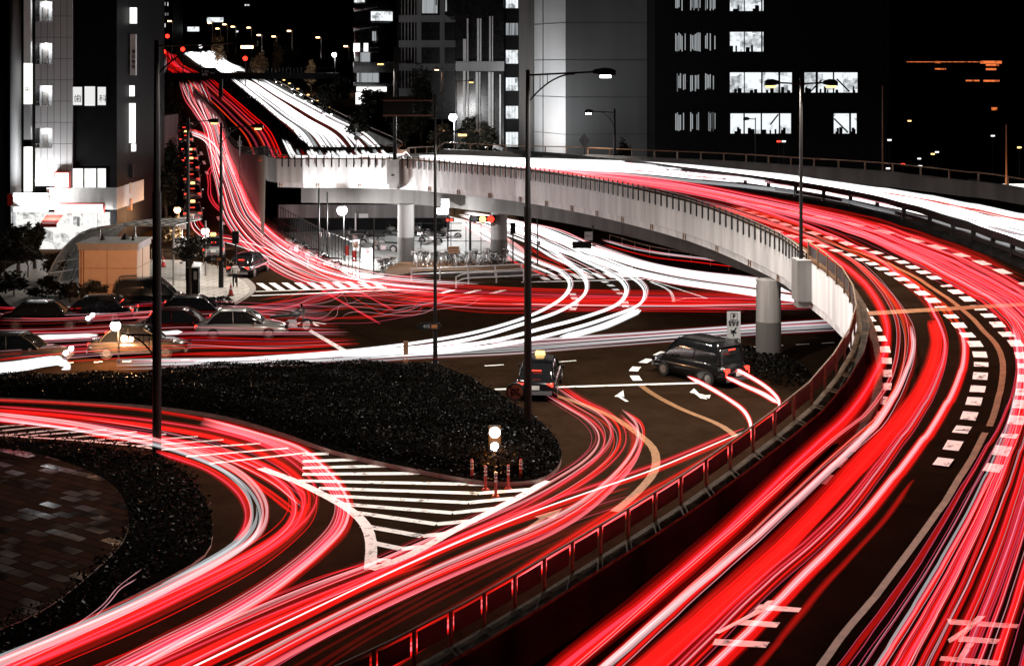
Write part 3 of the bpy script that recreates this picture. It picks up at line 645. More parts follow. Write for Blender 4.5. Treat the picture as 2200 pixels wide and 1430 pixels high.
stream('light_trail', 'solid white headlight trails on the far flyover carriageway', W1a, W1b, 'd', n=30, kinds='WWSWHWNWHO', rad=(.05, .11), z=(.5, 1.0), drift=.02, pts=90, seed=13)
# --- hill, above the flyover
U1a = [(560,345),(530,300),(490,255),(450,215),(400,172)]; U1b = [(640,345),(590,290),(545,247),(505,212),(463,172)]
stream('light_trail', 'red tail light trails climbing the ramp beside the black hedge', U1a, U1b, 'd', n=14, kinds='RKXPQOK', rad=(.06,.11), z=(.5, 1.0), drift=.03, seed=14)
U2a = [(655,345),(600,292),(556,245),(520,208),(480,172)]; U2b = [(890,345),(800,299),(720,257),(640,214),(566,172)]
stream('light_trail', 'broad sheet of white headlight trails descending the hill', U2a, U2b, 'd', n=34, kinds='WWSWSXWWSX', rad=(.10, .17), z=(.5, 1.0), drift=.015, seed=15)
stream('light_trail', 'white headlight trails on the hill above the footbridge', [(470,158),(440,143),(415,128),(392,112)], [(530,152),(500,140),(478,125),(472,111)], 'd', n=22, kinds='WWWS', rad=(.28, .45), z=(.6, 1.0), drift=.03, seed=16)
stream('light_trail', 'red trails on the hill left of the distant white ones', [(375,158),(352,140),(345,108)], [(430,158),(395,140),(378,118)], 'd', n=9, kinds='RPLR', rad=(.12, .22), z=(.6, 1.0), drift=.05, seed=17)
# --- street from the hill to the junction
G4a = [(384,178),(398,212),(415,240),(436,275),(444,320),(452,360),(462,400),(470,440),(485,478),(515,520),(560,560),(620,596),(690,618),(780,632)]
G4b = [(440,178),(455,212),(463,240),(473,275),(492,340),(519,403),(545,458),(588,500),(645,538),(700,562),(770,583),(830,592),(880,598),(930,604)]
stream('light_trail', 'tangle of red and white trails winding down the street to the crossing', G4a, G4b, 'g', n=50, kinds='RNPHQKNHQNHKGQ', rad=(.04, .08), z=(.4, 1.0), drift=.07, pts=80, seed=18, partial=.25)
stream('light_trail', 'red light haze of trails close to the kerb of the ramp wall', [(462,260),(485,330),(508,400),(532,450),(575,500),(630,540),(700,575)], [(471,262),(494,330),(521,400),(548,458),(592,505),(650,545),(720,578)], 'g', n=9, kinds='RRPRL', rad=(.06, .12), z=(.4, .8), drift=.08, seed=19)
stream('light_trail', 'two wavering red trails swinging out into the empty lane', [(460,352),(446,368),(447,395),(447,420),(458,440),(480,460)], [(466,356),(453,372),(453,395),(455,420),(464,438),(486,458)], 'g', us=[.1, .9], kinds='PP', rad=(.07, .08), z=(.7, .7), drift=.02, seed=20)
stream('light_trail', 'white and red trails turning left out of the taxi queue', [(405,290),(430,300),(448,318),(462,345),(470,380)], [(402,276),(440,288),(465,305),(480,330),(488,370)], 'g', n=9, kinds='HLRGH', rad=(.05, .1), z=(.5, .9), drift=.08, seed=21)
stream('light_trail', 'red trails from the queue curving toward the crossing', [(405,470),(415,500),(440,515),(500,528),(560,545),(640,580)], [(425,445),(435,480),(455,497),(520,512),(590,535),(680,570)], 'g', n=9, kinds='RLQKH', rad=(.04, .07), z=(.4, .8), drift=.08, seed=22)
stream('light_trail', 'red trails fanning across the zebra crossing to the right', [(620,590),(700,618),(800,640),(950,655),(1200,662),(1450,662),(1740,664)], [(780,590),(860,604),(950,612),(1100,622),(1300,628),(1500,632),(1740,640)], 'g', n=34, kinds='QXDQKXNDQ', rad=(.03, .06), z=(.3, .7), drift=.05, pts=70, seed=23, partial=.25)
stream('light_trail', 'thin red trails ending in the middle of the junction', [(640,590),(720,640),(790,680),(818,696)], [(745,592),(790,630),(830,652),(850,662)], 'g', us=[.0, .45, .9], kinds='PQP', rad=(.04, .05), z=(.3, .4), drift=.0, seed=24)
stream('light_trail', 'red trails curving off the crossing to the lower left', [(740,590),(720,615),(650,640),(560,655),(470,668),(350,690)], [(760,600),(740,630),(690,650),(590,672),(480,684),(350,705)], 'g', n=10, kinds='QDXQK', rad=(.03,.05), z=(.3, .6), drift=.08, seed=25)
# --- white curves of the junction
c1 = [(985,470),(1060,508),(1110,541),(1163,564),(1206,582),(1226,607),(1213,637),(1163,668),(1100,692),(1000,718),(850,742),(700,758),(560,768),(420,776)]
c2 = [(1010,466),(1080,490),(1130,508),(1175,530),(1221,564),(1251,589),(1261,612),(1251,638),(1201,669),(1125,695),(1010,728),(880,748),(700,762),(540,772)]
c3 = [(1060,468),(1150,510),(1200,530),(1251,556),(1301,579),(1339,604),(1347,629),(1326,655),(1251,683),(1175,703),(1060,732),(920,752),(740,766)]
c4 = [(1100,473),(1180,505),(1240,535),(1286,559),(1352,589),(1382,612),(1387,632),(1372,655),(1301,683),(1238,703),(1120,732),(980,752),(800,766)]
for cc, s_, lab in ((c1, 30, 'leftmost'), (c2, 31, 'second from left'), (c3, 32, 'third from left'), (c4, 33, 'rightmost')):
    stream('light_trail', 'bright white trail hooking back through the junction, %s of four' % lab, [(x - 5, y + 3) for x, y in cc], [(x + 6, y - 4) for x, y in cc], 'g', us=[.12, .42, .7, .95], kinds='WHHN' if s_ != 31 else 'HWHN', rad=(.055, .08), z=(.55, .65), drift=.01, pts=90, seed=s_, group='white trails hooking through the junction')
stream('light_trail', 'short white trail stub below the four white hooks', [(1372,662),(1330,682),(1270,704),(1200,722)], [(1380,668),(1336,690),(1280,711),(1210,728)], 'g', us=[.2, .7], kinds='WW', rad=(.08, .1), z=(.6, .6), drift=0, seed=34)
S1a = [(985,466),(1060,480),(1110,500),(1190,540),(1261,560),(1352,592),(1440,612),(1540,628),(1650,645),(1760,662)]; S1b = [(1010,452),(1110,472),(1200,489),(1301,529),(1402,560),(1500,578),(1624,592),(1700,603),(1780,615)]
stream('light_trail', 'thick sheaf of white trails passing under the flyover to the right', S1a, S1b, 'g', n=20, kinds='WWHNWGSW', rad=(.04, .10), z=(.5, .9), drift=.06, pts=70, seed=35)
stream('light_trail', 'red and orange trails between the white ones under the bridge', [(990,480),(1060,525),(1110,560),(1180,590)], [(1000,462),(1110,500),(1230,550),(1330,600)], 'g', n=12, kinds='RQOHNW', rad=(.05, .08), z=(.4, .9), drift=.1, seed=36)
stream('light_trail', 'pale grey trails beyond the white sheaf by the far kerb', [(1300,525),(1400,552),(1500,562),(1600,575)], [(1290,512),(1400,535),(1500,552),(1610,565)], 'g', n=6, kinds='SNSQ', rad=(.05, .08), z=(.4, .7), drift=.08, seed=37)
L1a = [(250,790),(500,782),(700,778),(900,766),(1100,757),(1300,740),(1620,716),(1830,706)]; L1b = [(250,768),(500,766),(700,757),(900,738),(1100,728),(1300,716),(1620,694),(1830,680)]
stream('light_trail', 'long level white and grey trails along the near side of the junction', L1a, L1b, 'g', n=17, kinds='SHSXNSSXNX', rad=(.03, .06), z=(.4, .7), drift=.08, pts=70, seed=38)
stream('light_trail', 'faint grey trails lying low across the dark middle lanes', [(1100,668),(1300,672),(1500,666),(1740,664)], [(1100,650),(1300,655),(1500,655),(1740,650)], 'g', n=5, kinds='SXNX', rad=(.03, .05), z=(.3, .5), drift=.1, seed=39)
J1a = [(-40,800),(100,784),(250,772),(400,764),(600,765),(780,752)]; J1b = [(-40,662),(100,668),(250,662),(400,652),(560,655),(700,668)]
stream('light_trail', 'many thin level red and white trails through the left of the junction', J1a, J1b, 'g', n=64, kinds='KNQXDKNXQXNQ', rad=(.03, .06), z=(.3, .9), drift=.03, pts=50, seed=40, partial=.6)
stream('light_trail', 'thick white curled trails at the far left beside the hedge', [(-40,805),(40,796),(100,785),(128,772),(118,762)], [(-40,785),(40,778),(110,768),(138,778),(150,790),(135,797)], 'g', n=8, kinds='WWWS', rad=(.06, .1), z=(.5, .7), drift=.06, seed=41)
stream('light_trail', 'level white trail above the left hedge from a parked car', [(-40,734),(100,728),(210,723)], [(-40,728),(100,723),(210,719)], 'g', us=[.1, .6], kinds='WW', rad=(.07, .09), z=(.6, .7), drift=0, seed=42)
stream('light_trail', 'level white trail crossing behind the tallest lamp post', [(270,718),(330,716),(392,712)], [(300,722),(340,718),(392,714)], 'g', us=[.3], kinds='W', rad=(.1, .1), z=(.9, .9), drift=0, seed=43)
# --- loop in the lower left
stream('light_trail', 'thin outermost red trail along the left hedge', [(-60,855),(0,857),(150,864),(300,876),(440,897),(540,922),(610,955)], [(-60,860),(0,862),(150,869),(300,882),(430,903),(530,930),(596,962)], 'g', us=[.5], kinds='R', rad=(.06, .06), z=(.6, .6), drift=0, pts=60, seed=44)
O1a = [(440,897),(560,930),(651,960),(700,1000),(742,1050),(756,1090),(745,1135),(703,1180),(650,1226),(600,1266),(514,1320),(377,1396),(308,1434)]
O1b = [(430,915),(540,945),(620,978),(672,1015),(712,1060),(724,1095),(712,1135),(672,1180),(618,1225),(560,1266),(470,1320),(330,1390),(245,1434)]
stream('light_trail', 'outer pink striped band looping round the lower left curve', O1a, O1b, 'g', n=7, kinds='LLGL', rad=(.05, .07), z=(.6, .8), drift=.03, pts=90, seed=45)
B1a = [(-60,876),(0,880),(150,892),(335,912),(470,935),(570,965),(645,1010),(686,1060),(680,1105),(640,1150),(570,1205),(450,1272),(300,1345),(100,1428)]
B1b = [(-60,892),(0,900),(150,915),(335,942),(450,966),(540,1000),(600,1040),(620,1080),(608,1120),(555,1165),(460,1212),(320,1275),(150,1350),(-20,1428)]
stream('light_trail', 'broad pink and red river of trails in the lower left loop', B1a, B1b, 'g', n=15, kinds='LPXRKDQGX', rad=(.035, .07), z=(.5, .9), drift=.07, pts=90, seed=46)
B2a = [(-60,884),(0,890),(150,908),(335,945),(430,975),(510,1010),(560,1055),(577,1100),(560,1150),(500,1195),(420,1240),(300,1300),(140,1370),(-20,1436)]
B2b = [(335,958),(420,985),(480,1015),(520,1050),(540,1090),(535,1135),(500,1175),(440,1212),(340,1262),(250,1310),(120,1365),(-60,1436)]
B2b = [(-60,895),(0,903),(150,925)] + B2b
stream('light_trail', 'white and grey lamps inside the lower left loop', B2a, B2b, 'g', n=5, kinds='SGSHS', rad=(.04, .07), z=(.7, .9), drift=.08, pts=90, seed=47, partial=.5)
stream('light_trail', 'innermost thin red trail with pink core in the lower left loop', [(335,968),(440,1002),(512,1048),(538,1096),(530,1140),(510,1165)], [(335,972),(436,1008),(503,1055),(526,1098),(520,1138),(500,1162)], 'g', us=[.2, .8], kinds='RP', rad=(.06, .07), z=(.6, .65), drift=0, pts=60, seed=48)
stream('light_trail', 'crossing red and white trails over the left chevrons', [(180,905),(335,930),(480,968),(600,1020),(660,1070)], [(180,925),(335,948),(460,985),(560,1040),(640,1100)], 'g', n=8, kinds='NGKRL', rad=(.04, .07), z=(.5, .8), drift=.1, seed=49)
stream('light_trail', 'thin speckled pale streaks beside the dark kerb at lower left', [(160,1345),(220,1300),(255,1260),(305,1222)], [(215,1315),(245,1280),(260,1262),(290,1245)], 'g', us=[0, .8], kinds='NN', rad=(.05, .06), z=(.6, .7), drift=0, seed=50)
# --- stream from the taxi down to the lower left
T1a = [(1168,858),(1205,880),(1245,905),(1270,935),(1266,965),(1228,1000),(1160,1038),(1070,1085),(960,1135),(860,1180),(780,1215),(650,1262),(480,1330),(280,1415),(200,1450)]
T1b = [(1210,822),(1262,856),(1310,880),(1340,910),(1345,950),(1318,990),(1262,1035),(1180,1080),(1060,1130),(940,1180),(820,1235),(690,1290),(520,1370),(400,1432),(330,1470)]
stream('light_trail', 'left branch of red, pink and white trails curving away from the taxi', T1a, T1b, 'g', n=13, kinds='LGQPXDLKRN', rad=(.03, .06), z=(.5, .9), drift=.08, pts=90, seed=51)
T2a = [(1328,885),(1352,915),(1355,950),(1330,995),(1285,1045),(1220,1095),(1130,1140),(1010,1190),(880,1245),(740,1310),(560,1400),(480,1440)]
T2b = [(1345,893),(1378,918),(1386,948),(1372,990),(1330,1040),(1270,1095),(1190,1145),(1080,1190),(950,1245),(820,1305),(680,1375),(580,1432)]
stream('light_trail', 'right branch of the red and grey trails below the stop line', T2a, T2b, 'g', n=9, kinds='GLQRNXD', rad=(.03, .06), z=(.5, .9), drift=.06, pts=90, seed=52)
T3a = [(880,1230),(760,1290),(620,1360),(460,1440)]; T3b = [(1440,1085),(1340,1110),(1180,1170),(1000,1262),(840,1350),(700,1432)]
stream('light_trail', 'red trails running beside the railing toward the bottom edge', [(1340,1060),(1200,1105),(1050,1160),(880,1235),(700,1315),(500,1410),(440,1440)], [(1400,1075),(1300,1108),(1160,1165),(1020,1235),(880,1310),(760,1380),(680,1432)], 'g', n=10, kinds='RXQDXQK', rad=(.03, .065), z=(.4, .9), drift=.06, pts=80, seed=53)
stream('light_trail', 'red and orange trails spreading into the lower left corner', [(860,1185),(700,1230),(550,1290),(380,1355),(180,1432)], [(950,1205),(780,1275),(620,1345),(450,1425)], 'g', n=9, kinds='RXOQDQ', rad=(.03, .07), z=(.4, .9), drift=.06, pts=60, seed=54)
stream('light_trail', 'long pink-white trail coming from under the railing', [(1600,918),(1500,960),(1400,1000),(1300,1034),(1150,1085),(1000,1145),(820,1225),(600,1330),(400,1425)], [(1598,928),(1500,970),(1400,1012),(1300,1047),(1150,1100),(1000,1160),(820,1240),(600,1345),(420,1432)], 'g', us=[.2, .6, .9], kinds='PHR', rad=(.05, .07), z=(.6, .7), drift=.02, pts=80, seed=55)
stream('light_trail', 'red trails glimpsed through the ramp railing', [(1690,862),(1640,905),(1560,965),(1450,1030),(1330,1095),(1190,1185),(1050,1275),(900,1362),(800,1425)], [(1705,872),(1655,915),(1575,975),(1470,1040),(1350,1112),(1210,1205),(1070,1300),(930,1385),(860,1430)], 'g', n=6, kinds='PRLD', rad=(.05, .09), z=(.5, .8), drift=.05, pts=70, seed=56)
for A_, lab, s_ in (([(1519,767),(1560,783),(1610,808),(1650,834),(1672,858),(1674,878)], 'upper', 60), ([(1560,809),(1600,828),(1640,846),(1672,866)], 'middle', 61), ([(1477,808),(1520,830),(1562,855),(1596,880),(1611,905),(1613,925)], 'lower', 62)):
    stream('light_trail', 'glowing white trail with red rim behind the dark van, %s of three' % lab, [(x - 2, y + 2) for x, y in A_], [(x + 2, y - 2) for x, y in A_], 'g', us=[.0, .5, 1.0], kinds='RWR', rad=(.05, .06), z=(.75, .75), drift=0, pts=50, seed=s_, group='tail light trails of the van')

stream('light_trail', 'fine criss-crossing streaks over the near side of the zebra crossing', [(560,640),(640,628),(720,612),(820,600),(920,596)], [(700,700),(780,690),(860,676),(960,660),(1080,650)], 'g', n=26, kinds='QNKQDN', rad=(.03, .055), z=(.3, .7), drift=.25, seed=80, partial=.7)
stream('light_trail', 'white and pink streaks where the street trails spread onto the crossing', [(560,520),(640,575),(720,605),(800,618),(920,628)], [(640,525),(720,565),(800,590),(900,603),(1040,612)], 'g', n=22, kinds='HNPKHNQ', rad=(.035, .07), z=(.4, .8), drift=.12, seed=81, partial=.4)
stream('light_trail', 'thin red streaks lying across the brown middle of the junction', [(850,648),(1050,668),(1300,664),(1600,668)], [(850,625),(1050,630),(1300,632),(1600,640)], 'g', n=16, kinds='QDNDXK', rad=(.03, .05), z=(.3, .6), drift=.1, seed=82, partial=.5)
# ================================================================ STREET LAMPS
def lampost(label, base, H, arms, r0=.13, r1=.07, sleeve=4.5, group=None, col_='black', head=.85, brace=True, name='street_lamp', extra=None):
    """arms: list of (direction angle, length, z, lit) ; lit None or (colour key, power, spot tilt)"""
    root = empty(name, tuple(base), label, 'street lamp', group)
    b = np.array(base); mb = MB()
    mb.tube([b, b + (0, 0, sleeve)], [r0 * 1.35, r0 * 1.25], 10); mb.tube([b + (0, 0, sleeve), b + (0, 0, H)], [r0, r1], 10)
    mb.cyl(b + (0, 0, 0), r0 * 2.2, .06, 10); mb.build('pole', M[col_], root)
    for ang, ln, z, lit in arms:
        d = np.array([math.cos(ang), math.sin(ang), 0]); a0 = b + (0, 0, z); s = np.linspace(0, 1, 9)[:, None]
        mb = MB(); mb.tube(a0 + d * s * ln + np.array([0, 0, 1.0]) * s * .12 * ln / 2.5, .035, 6)
        if brace:
            q = np.linspace(0, 1, 12); c = np.array([a0 + d * (ln * .72 * t) + np.array([0, 0, -1.05 * (1 - t) ** 2.1 + .05 * t]) for t in q]); mb.tube(c, .03, 6)
            for t in (.12, .26, .42): 
                zt = -1.05 * (1 - t) ** 2.1; x = ln * .72 * t; mb.tube([a0 + d * x + (0, 0, zt), a0 + d * x + (0, 0, .03)], .018, 4)
        mb.build('arm', M[col_], root)
        h0 = a0 + d * ln + np.array([0, 0, .12 * ln / 2.5]); rings = []
        for t, w, zt, zb in ((-.02, .05, .05, -.05), (.08, .13, .10, -.07), (.45, .17, .16, -.12), (.8, .16, .14, -.12), (1.0, .12, .06, -.12)):
            c = h0 + d * head * t; N = np.array([-d[1], d[0], 0]) 
            rings.append([c + N * w + (0, 0, zb), c + N * w + (0, 0, zt * .5), c + N * w * .6 + (0, 0, zt), c - N * w * .6 + (0, 0, zt), c - N * w + (0, 0, zt * .5), c - N * w + (0, 0, zb)])
        mb = MB(); mb.loft(rings, close=True); hd = mb.build('lamp_head', M[col_], root)
        if lit:
            c = h0 + d * head * .55 + np.array([0, 0, -.17]); mb = MB(); mb.box(c, (.40, .22, .10), ang, taper=1.0)
            mb.build('lens', E[lit[0]], hd)
            L = bpy.data.lights.new('lamp_light', 'SPOT'); L.energy = lit[1]; L.spot_size = R_(lit[3] if len(lit) > 3 else 165); L.spot_blend = .6; L.shadow_soft_size = .12
            L.color = lit[4] if len(lit) > 4 else (1, .93, .86)
            lo = bpy.data.objects.new('lamp_light', L); col.objects.link(lo); lo.parent = root
            lo.location = Vector(c - np.array([0, 0, .09])) - root.location
            v = Vector(lit[2]) if lit[2] else Vector((0, 0, -1)); lo.rotation_euler = v.to_track_quat('-Z', 'Y').to_euler()
    return root
WARM = (1.0, .52, .25)
b = P(337, 988); b[2] = .16
rt = lampost('tallest black lamp post rising in front at the left of the hedge', b, 14.8, [(0.0, 2.75, 14.6, ('warm', 4200, None, 168, (1, .9, .8)))], .12, .09, 9.4)
mb = MB(); a0 = np.array([b[0], b[1], 4.45]); mb.tube([a0, a0 + (-1.25, 0, .03)], .035, 6)
mb.tube([a0 + (-1.1 * t, 0, -.9 * (1 - t) ** 2 ) for t in np.linspace(0, 1, 9)], .03, 6)
for t in (.25, .42, .58): mb.tube([a0 + (-1.1 * t, 0, -.9 * (1 - t) ** 2), a0 + (-1.1 * t, 0, 0)], .018, 4)
mb.build('lower_arm', M['black'], rt)
b = P(1134, 945); b[2] = .16
lampost('tall black lamp post at the rounded end of the hedge island, its lamp lit', b, 13.75, [(0.0, 2.45, 13.55, ('lamp', 12000, (0, .15, -1.0), 172))], .115, .075, 8.6)
p, nrm, t = Lat(s_at(1752)); q = p + nrm * .28 + np.array([0, 0, .05])
lampost('double-armed black lamp post standing on the flyover parapet at right', q, 13.55 - q[2], [(math.pi, .95, 13.3 - q[2], ('amber', 5500, (.25, -.15, -1), 168, (1, .86, .74))), (0.0, .95, 13.3 - q[2], ('amber', 5500, (.25, -.15, -1), 168, (1, .86, .74)))], .085, .055, 1.0, brace=False, head=.6)
p, nrm, t = Lat(s_at(853)); q = p + nrm * .3 + np.array([0, 0, .1])
lampost('double-armed lamp post on the left end of the flyover parapet', q, 15.4 - q[2], [(math.pi, .7, 14.35 - q[2], ('amber', 5000, None, 160, (1, .9, .8))), (0.0, .7, 14.35 - q[2], None)], .14, .09, 1.2, brace=False, head=.55)
q = np.array([9.0 * .825, 102.9, 7.0])
lampost('lamp post with curved bracket in front of the grey tower wall', q, 4.0, [(math.pi, 1.55, 3.75, ('lamp', 2500, (-.3, -.5, -1), 150))], .10, .08, .6, head=.62)
b = P(475, 622); lampost('black lamp post at the kerb corner carrying a route sign', b, 10.5, [(0.05, 1.9, 10.2, ('amber', 3500, None, 160, (1, .9, .8)))], .12, .09, 1.9, head=.75)
b = P(404, 606); lampost('black lamp post behind the small tree on the corner', b, 10.7, [(0.05, 1.3, 10.45, ('amber', 2000, None, 160, (1, .9, .8)))], .12, .09, 2.5, head=.7)
b = P(935, 788); b[2] = .16
rt = lampost('black lamp post on the top edge of the hedge with a route sign', b, 12.6, [(0.0, 1.0, 10.8, ('amber', 3000, None, 165, (1, .88, .76)))], .085, .06, 1.7, head=.5)
mb = MB(); mb.tube([(b[0], b[1] + .12, 12.45), (b[0] - 2.45, b[1] + .12, 12.45)], .03, 6); mb.tube([(b[0], b[1] + .12, 11.75), (b[0] - 2.45, b[1] + .12, 11.75)], .03, 6); mb.build('sign_bars', M['rust'], rt)
mb = MB(); mb.box((b[0] - 1.75, b[1] + .2, 12.15), (1.42, .05, .95)); 
for k in range(6): mb.box((b[0] - 1.75, b[1] + .165, 11.8 + .14 * k), (1.3, .02, .02))
mb.build('sign_back', M['black'], rt)
def small_post(px, y_top, d, ground=None, dirn=-1, ln=.9, lit=None, r=.06, label='', name='street_lamp', col_='black', **k):
    z = CH - (y_top - HY) * d / FPX; X = (px - 1100) * d / FPX; g = ground if ground is not None else float(ground_z(X, d))
    return lampost(label, (X, d, g), z - g, [(math.pi if dirn < 0 else 0.0, ln, z - g - .12, lit)] if dirn else [], r, r * .7, 1.0, head=.5, brace=False, col_=col_, **k)
small_post(981, 172, 134, dirn=1, ln=1.1, lit=('amber', 600, None, 150, WARM), label='thin lamp post rising beside the brilliant white lamp')
small_post(950, 145, 150, dirn=-1, ln=.3, lit=('warm', 3500, None, 160, WARM), r=.07, label='orange lit lamp post in front of the dark tree')
small_post(1623, 253, 118, dirn=-1, ln=.5, label='small dark lamp post against the lit office window')
small_post(2162, 268, 100, ground=5.5, dirn=0, r=.06, col_='rust', label='thin rust-brown pole at the far right edge')
small_post(1896, 185, 95, ground=6.0, dirn=0, r=.05, col_='rust', label='thin tall brown pole behind the far parapet')
def floodlight(label, px, py, d, key, power, aim, post_h=None, size=.22, colr=(1, 1, 1), soft=.3, spot=170, name='floodlight', gz=None, ox=.12):
    c = at(px, py, d); g = float(ground_z(c[0], c[1])) if gz is None else gz
    root = empty(name, (c[0] + ox, c[1] + .1, g), label, 'lamp')
    mb = MB(); mb.tube([(c[0] + ox, c[1] + .1, g), (c[0] + ox, c[1] + .1, c[2] + .3)], .05, 8); mb.tube([(c[0] + ox, c[1] + .1, c[2] + .28), (c[0], c[1], c[2] + .22)], .03, 6); mb.build('pole', M['black'], root)
    mb = MB(); mb.tube([(c[0], c[1], c[2] + size * 1.25), (c[0], c[1], c[2] + size * .8)], [size * .25, size * .75], 14); mb.build('hood', M['black'], root)
    mb = MB(); a_ = np.linspace(-1.5, 1.5, 11); mb.tube([(c[0], c[1], c[2] + size * math.sin(t)) for t in a_], [size * math.cos(t) for t in a_], 18); mb.build('bulb', E[key], root, smooth=True)
    if power:
        L = bpy.data.lights.new('lamp_light', 'POINT'); L.energy = power; L.shadow_soft_size = soft; L.color = colr
        lo = bpy.data.objects.new('lamp_light', L); col.objects.link(lo); lo.parent = root; lo.location = Vector(c + np.array([0, -size * 1.3, -size * 1.3])) - root.location
    return root
floodlight('brilliant white lamp in front of the dark trees and tower', 973, 252, 128, 'lamp', 9000, None, size=.36)
floodlight('brilliant white hooded lamp under the flyover by the motorcycles', 735, 452, 101, 'lamp', 3000, None, size=.36, gz=.06)
floodlight('small white lamp on the hill in front of the black block', 718, 118, 250, 'lamp', 3000, None, size=.4)
floodlight('orange lamp under the street trees by the parking sign', 381, 451, 118, 'warm', 900, None, size=.28, colr=WARM)
floodlight('white lamp shining above the white taxi roof', 441, 497, 108, 'lamp', 2500, None, size=.28)
floodlight('low orange-white lamp dazzling on the roadside before the kiosk', 248, 700, 67.2, 'lamp', 1600, None, size=.24, colr=WARM, gz=0)
floodlight('orange lamp burning beyond the far right parapet', 2135, 411, 98, 'warm', 1200, None, size=.22, colr=WARM, gz=6.0)
for i, (px, py, d, w_) in enumerate([(367,46,430,'left end of the row'),(453,50,430,'over the white lit band'),(485,53,430,'second left of centre'),(503,58,420,'third left of centre'),(537,60,420,'nearest the crest middle'),(559,76,400,'above the footbridge left'),(591,79,400,'above the lit bush'),
        (624,67,400,'beside the tall dark tree'),(686,81,390,'alone in the black middle'),(746,100,380,'next to the round office tower'),(316,65,420,'over the left office lights'),(470,62,440,'lowest on the crest')]):
    c = at(px, py, d); g = float(ground_z(c[0], d)); k = empty('hill_lamp', (c[0], d, g), 'small orange lamp on the far hilltop, ' + w_, 'street lamp', 'small orange lamps on the hill')
    mb = MB(); mb.tube([(c[0] + .5, d, g), (c[0] + .5, d, c[2])], .12, 6); mb.tube([(c[0] + .5, d, c[2]), (c[0] - .3, d, c[2] + .1)], .09, 5); mb.build('pole', M['steel'], k)
    mb = MB(); mb.box((c[0] - .4, d, c[2] + .02), (1.0, .5, .35)); mb.build('lamp', E['warm'], k)

for px, py, d, kk, w_ in ((341,80,300,'redlamp','left of two above the lamp post'), (360,78,300,'redlamp','right of two above the lamp post'), (393,106,280,'redlamp','beside the white trails'), (328,112,290,'redlamp','lowest at the left'), (312,113,290,'sign','white one at the left'), (431,100,300,'sign','white one on the crest'), (527,126,260,'redlamp','alone right of the white trails'), (352,111,290,'redlamp','between the lamp arms')):
    c = at(px, py, d); g = float(ground_z(c[0], d)); k = empty('hill_signal', (c[0], d, g), 'tiny traffic lamp glowing on the upper hill road, ' + w_, 'traffic light', 'traffic lamps on the upper hill road')
    mb = MB(); mb.tube([(c[0], d + .2, g), (c[0], d + .2, c[2] + .3)], .09, 6); mb.build('pole', M['black'], k); mb = MB(); mb.tube([(c[0], d - .2, c[2]), (c[0], d, c[2])], .42, 12); mb.build('lens', E[kk], k)
# ================================================================ BUILDINGS
def lit_mat(name, c, s, scale=1.2, dark=0.25, blinds=False):
    m = bpy.data.materials.new(name); m.use_nodes = True; nt = m.node_tree; nt.nodes.remove(nt.nodes['Principled BSDF'])
    e = nt.nodes.new('ShaderNodeEmission'); tc = nt.nodes.new('ShaderNodeTexCoord'); mp = nt.nodes.new('ShaderNodeMapping')
    mp.inputs['Scale'].default_value = (1, 1, 1) if not blinds else (6, 6, .1)
    vo = nt.nodes.new('ShaderNodeTexVoronoi'); vo.distance = 'CHEBYCHEV'; vo.inputs['Scale'].default_value = scale
    nz = nt.nodes.new('ShaderNodeTexNoise'); nz.inputs['Scale'].default_value = scale * 2.2; nz.inputs['Detail'].default_value = 5
    nt.links.new(tc.outputs['Object'], mp.inputs[0]); nt.links.new(mp.outputs[0], vo.inputs['Vector']); nt.links.new(mp.outputs[0], nz.inputs['Vector'])
    mx = nt.nodes.new('ShaderNodeMath'); mx.operation = 'MULTIPLY'
    sp = nt.nodes.new('ShaderNodeSeparateColor'); nt.links.new(vo.outputs['Color'], sp.inputs[0])
    nt.links.new(sp.outputs[0], mx.inputs[0]); mx.inputs[1].default_value = .55
    ad = nt.nodes.new('ShaderNodeMath'); ad.operation = 'ADD'; nt.links.new(mx.outputs[0], ad.inputs[0]); nt.links.new(nz.outputs[0], ad.inputs[1])
    rp = nt.nodes.new('ShaderNodeValToRGB'); rp.color_ramp.elements[0].position = .42; rp.color_ramp.elements[1].position = .78
    rp.color_ramp.elements[0].color = tuple(x * dark for x in c) + (1,); rp.color_ramp.elements[1].color = tuple(c) + (1,)
    nt.links.new(ad.outputs[0], rp.inputs[0]); nt.links.new(rp.outputs[0], e.inputs[0]); e.inputs[1].default_value = s
    nt.links.new(e.outputs[0], nt.nodes['Material Output'].inputs[0]); m.cycles.emission_sampling = 'NONE'; return m
M['lit'] = lit_mat('lit_office', (.92, .97, 1.0), 1.05, .9, .25)
M['litdim'] = lit_mat('dim_lit_blinds', (.5, .53, .55), .7, .5, .08, True)
M['litshop'] = lit_mat('lit_shop', (1, .98, .95), 1.8, .7, .6)
M['tile'] = brick_mat('grey_wall_tiles', (.48, .48, .49), (.44, .44, .45), (.10, .10, .10), 1.0, .45, .5, 1.63, 0, .02)
for nd in M['tile'].node_tree.nodes:
    if nd.type == 'TEX_BRICK': nd.offset = 0
    if nd.type == 'MAPPING': nd.inputs['Rotation'].default_value = (R_(90), 0, 0)
M['dk'] = mat('near_black_wall', (.0035, .0035, .004), .6, var=.4, scale=1.5, spec=.12)
M['dk2'] = mat('dark_glass_wall', (.010, .0105, .011), .2, var=.4, scale=2, spec=.35)
M['grey'] = mat('grey_cladding', (.33, .34, .35), .5, var=.1, streak=True)
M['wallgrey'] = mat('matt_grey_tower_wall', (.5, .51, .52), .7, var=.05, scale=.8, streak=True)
M['white'] = mat('white_metal', (.75, .76, .76), .4, var=.06)
M['corr'] = mat('corrugated_siding', (.45, .45, .44), .5, var=.08)
M['glassd'] = mat('dark_glass', (.01, .011, .012), .06, var=.1, spec=.8)
M['tan'] = mat('tan_panel', (.50, .36, .25), .5, var=.05)
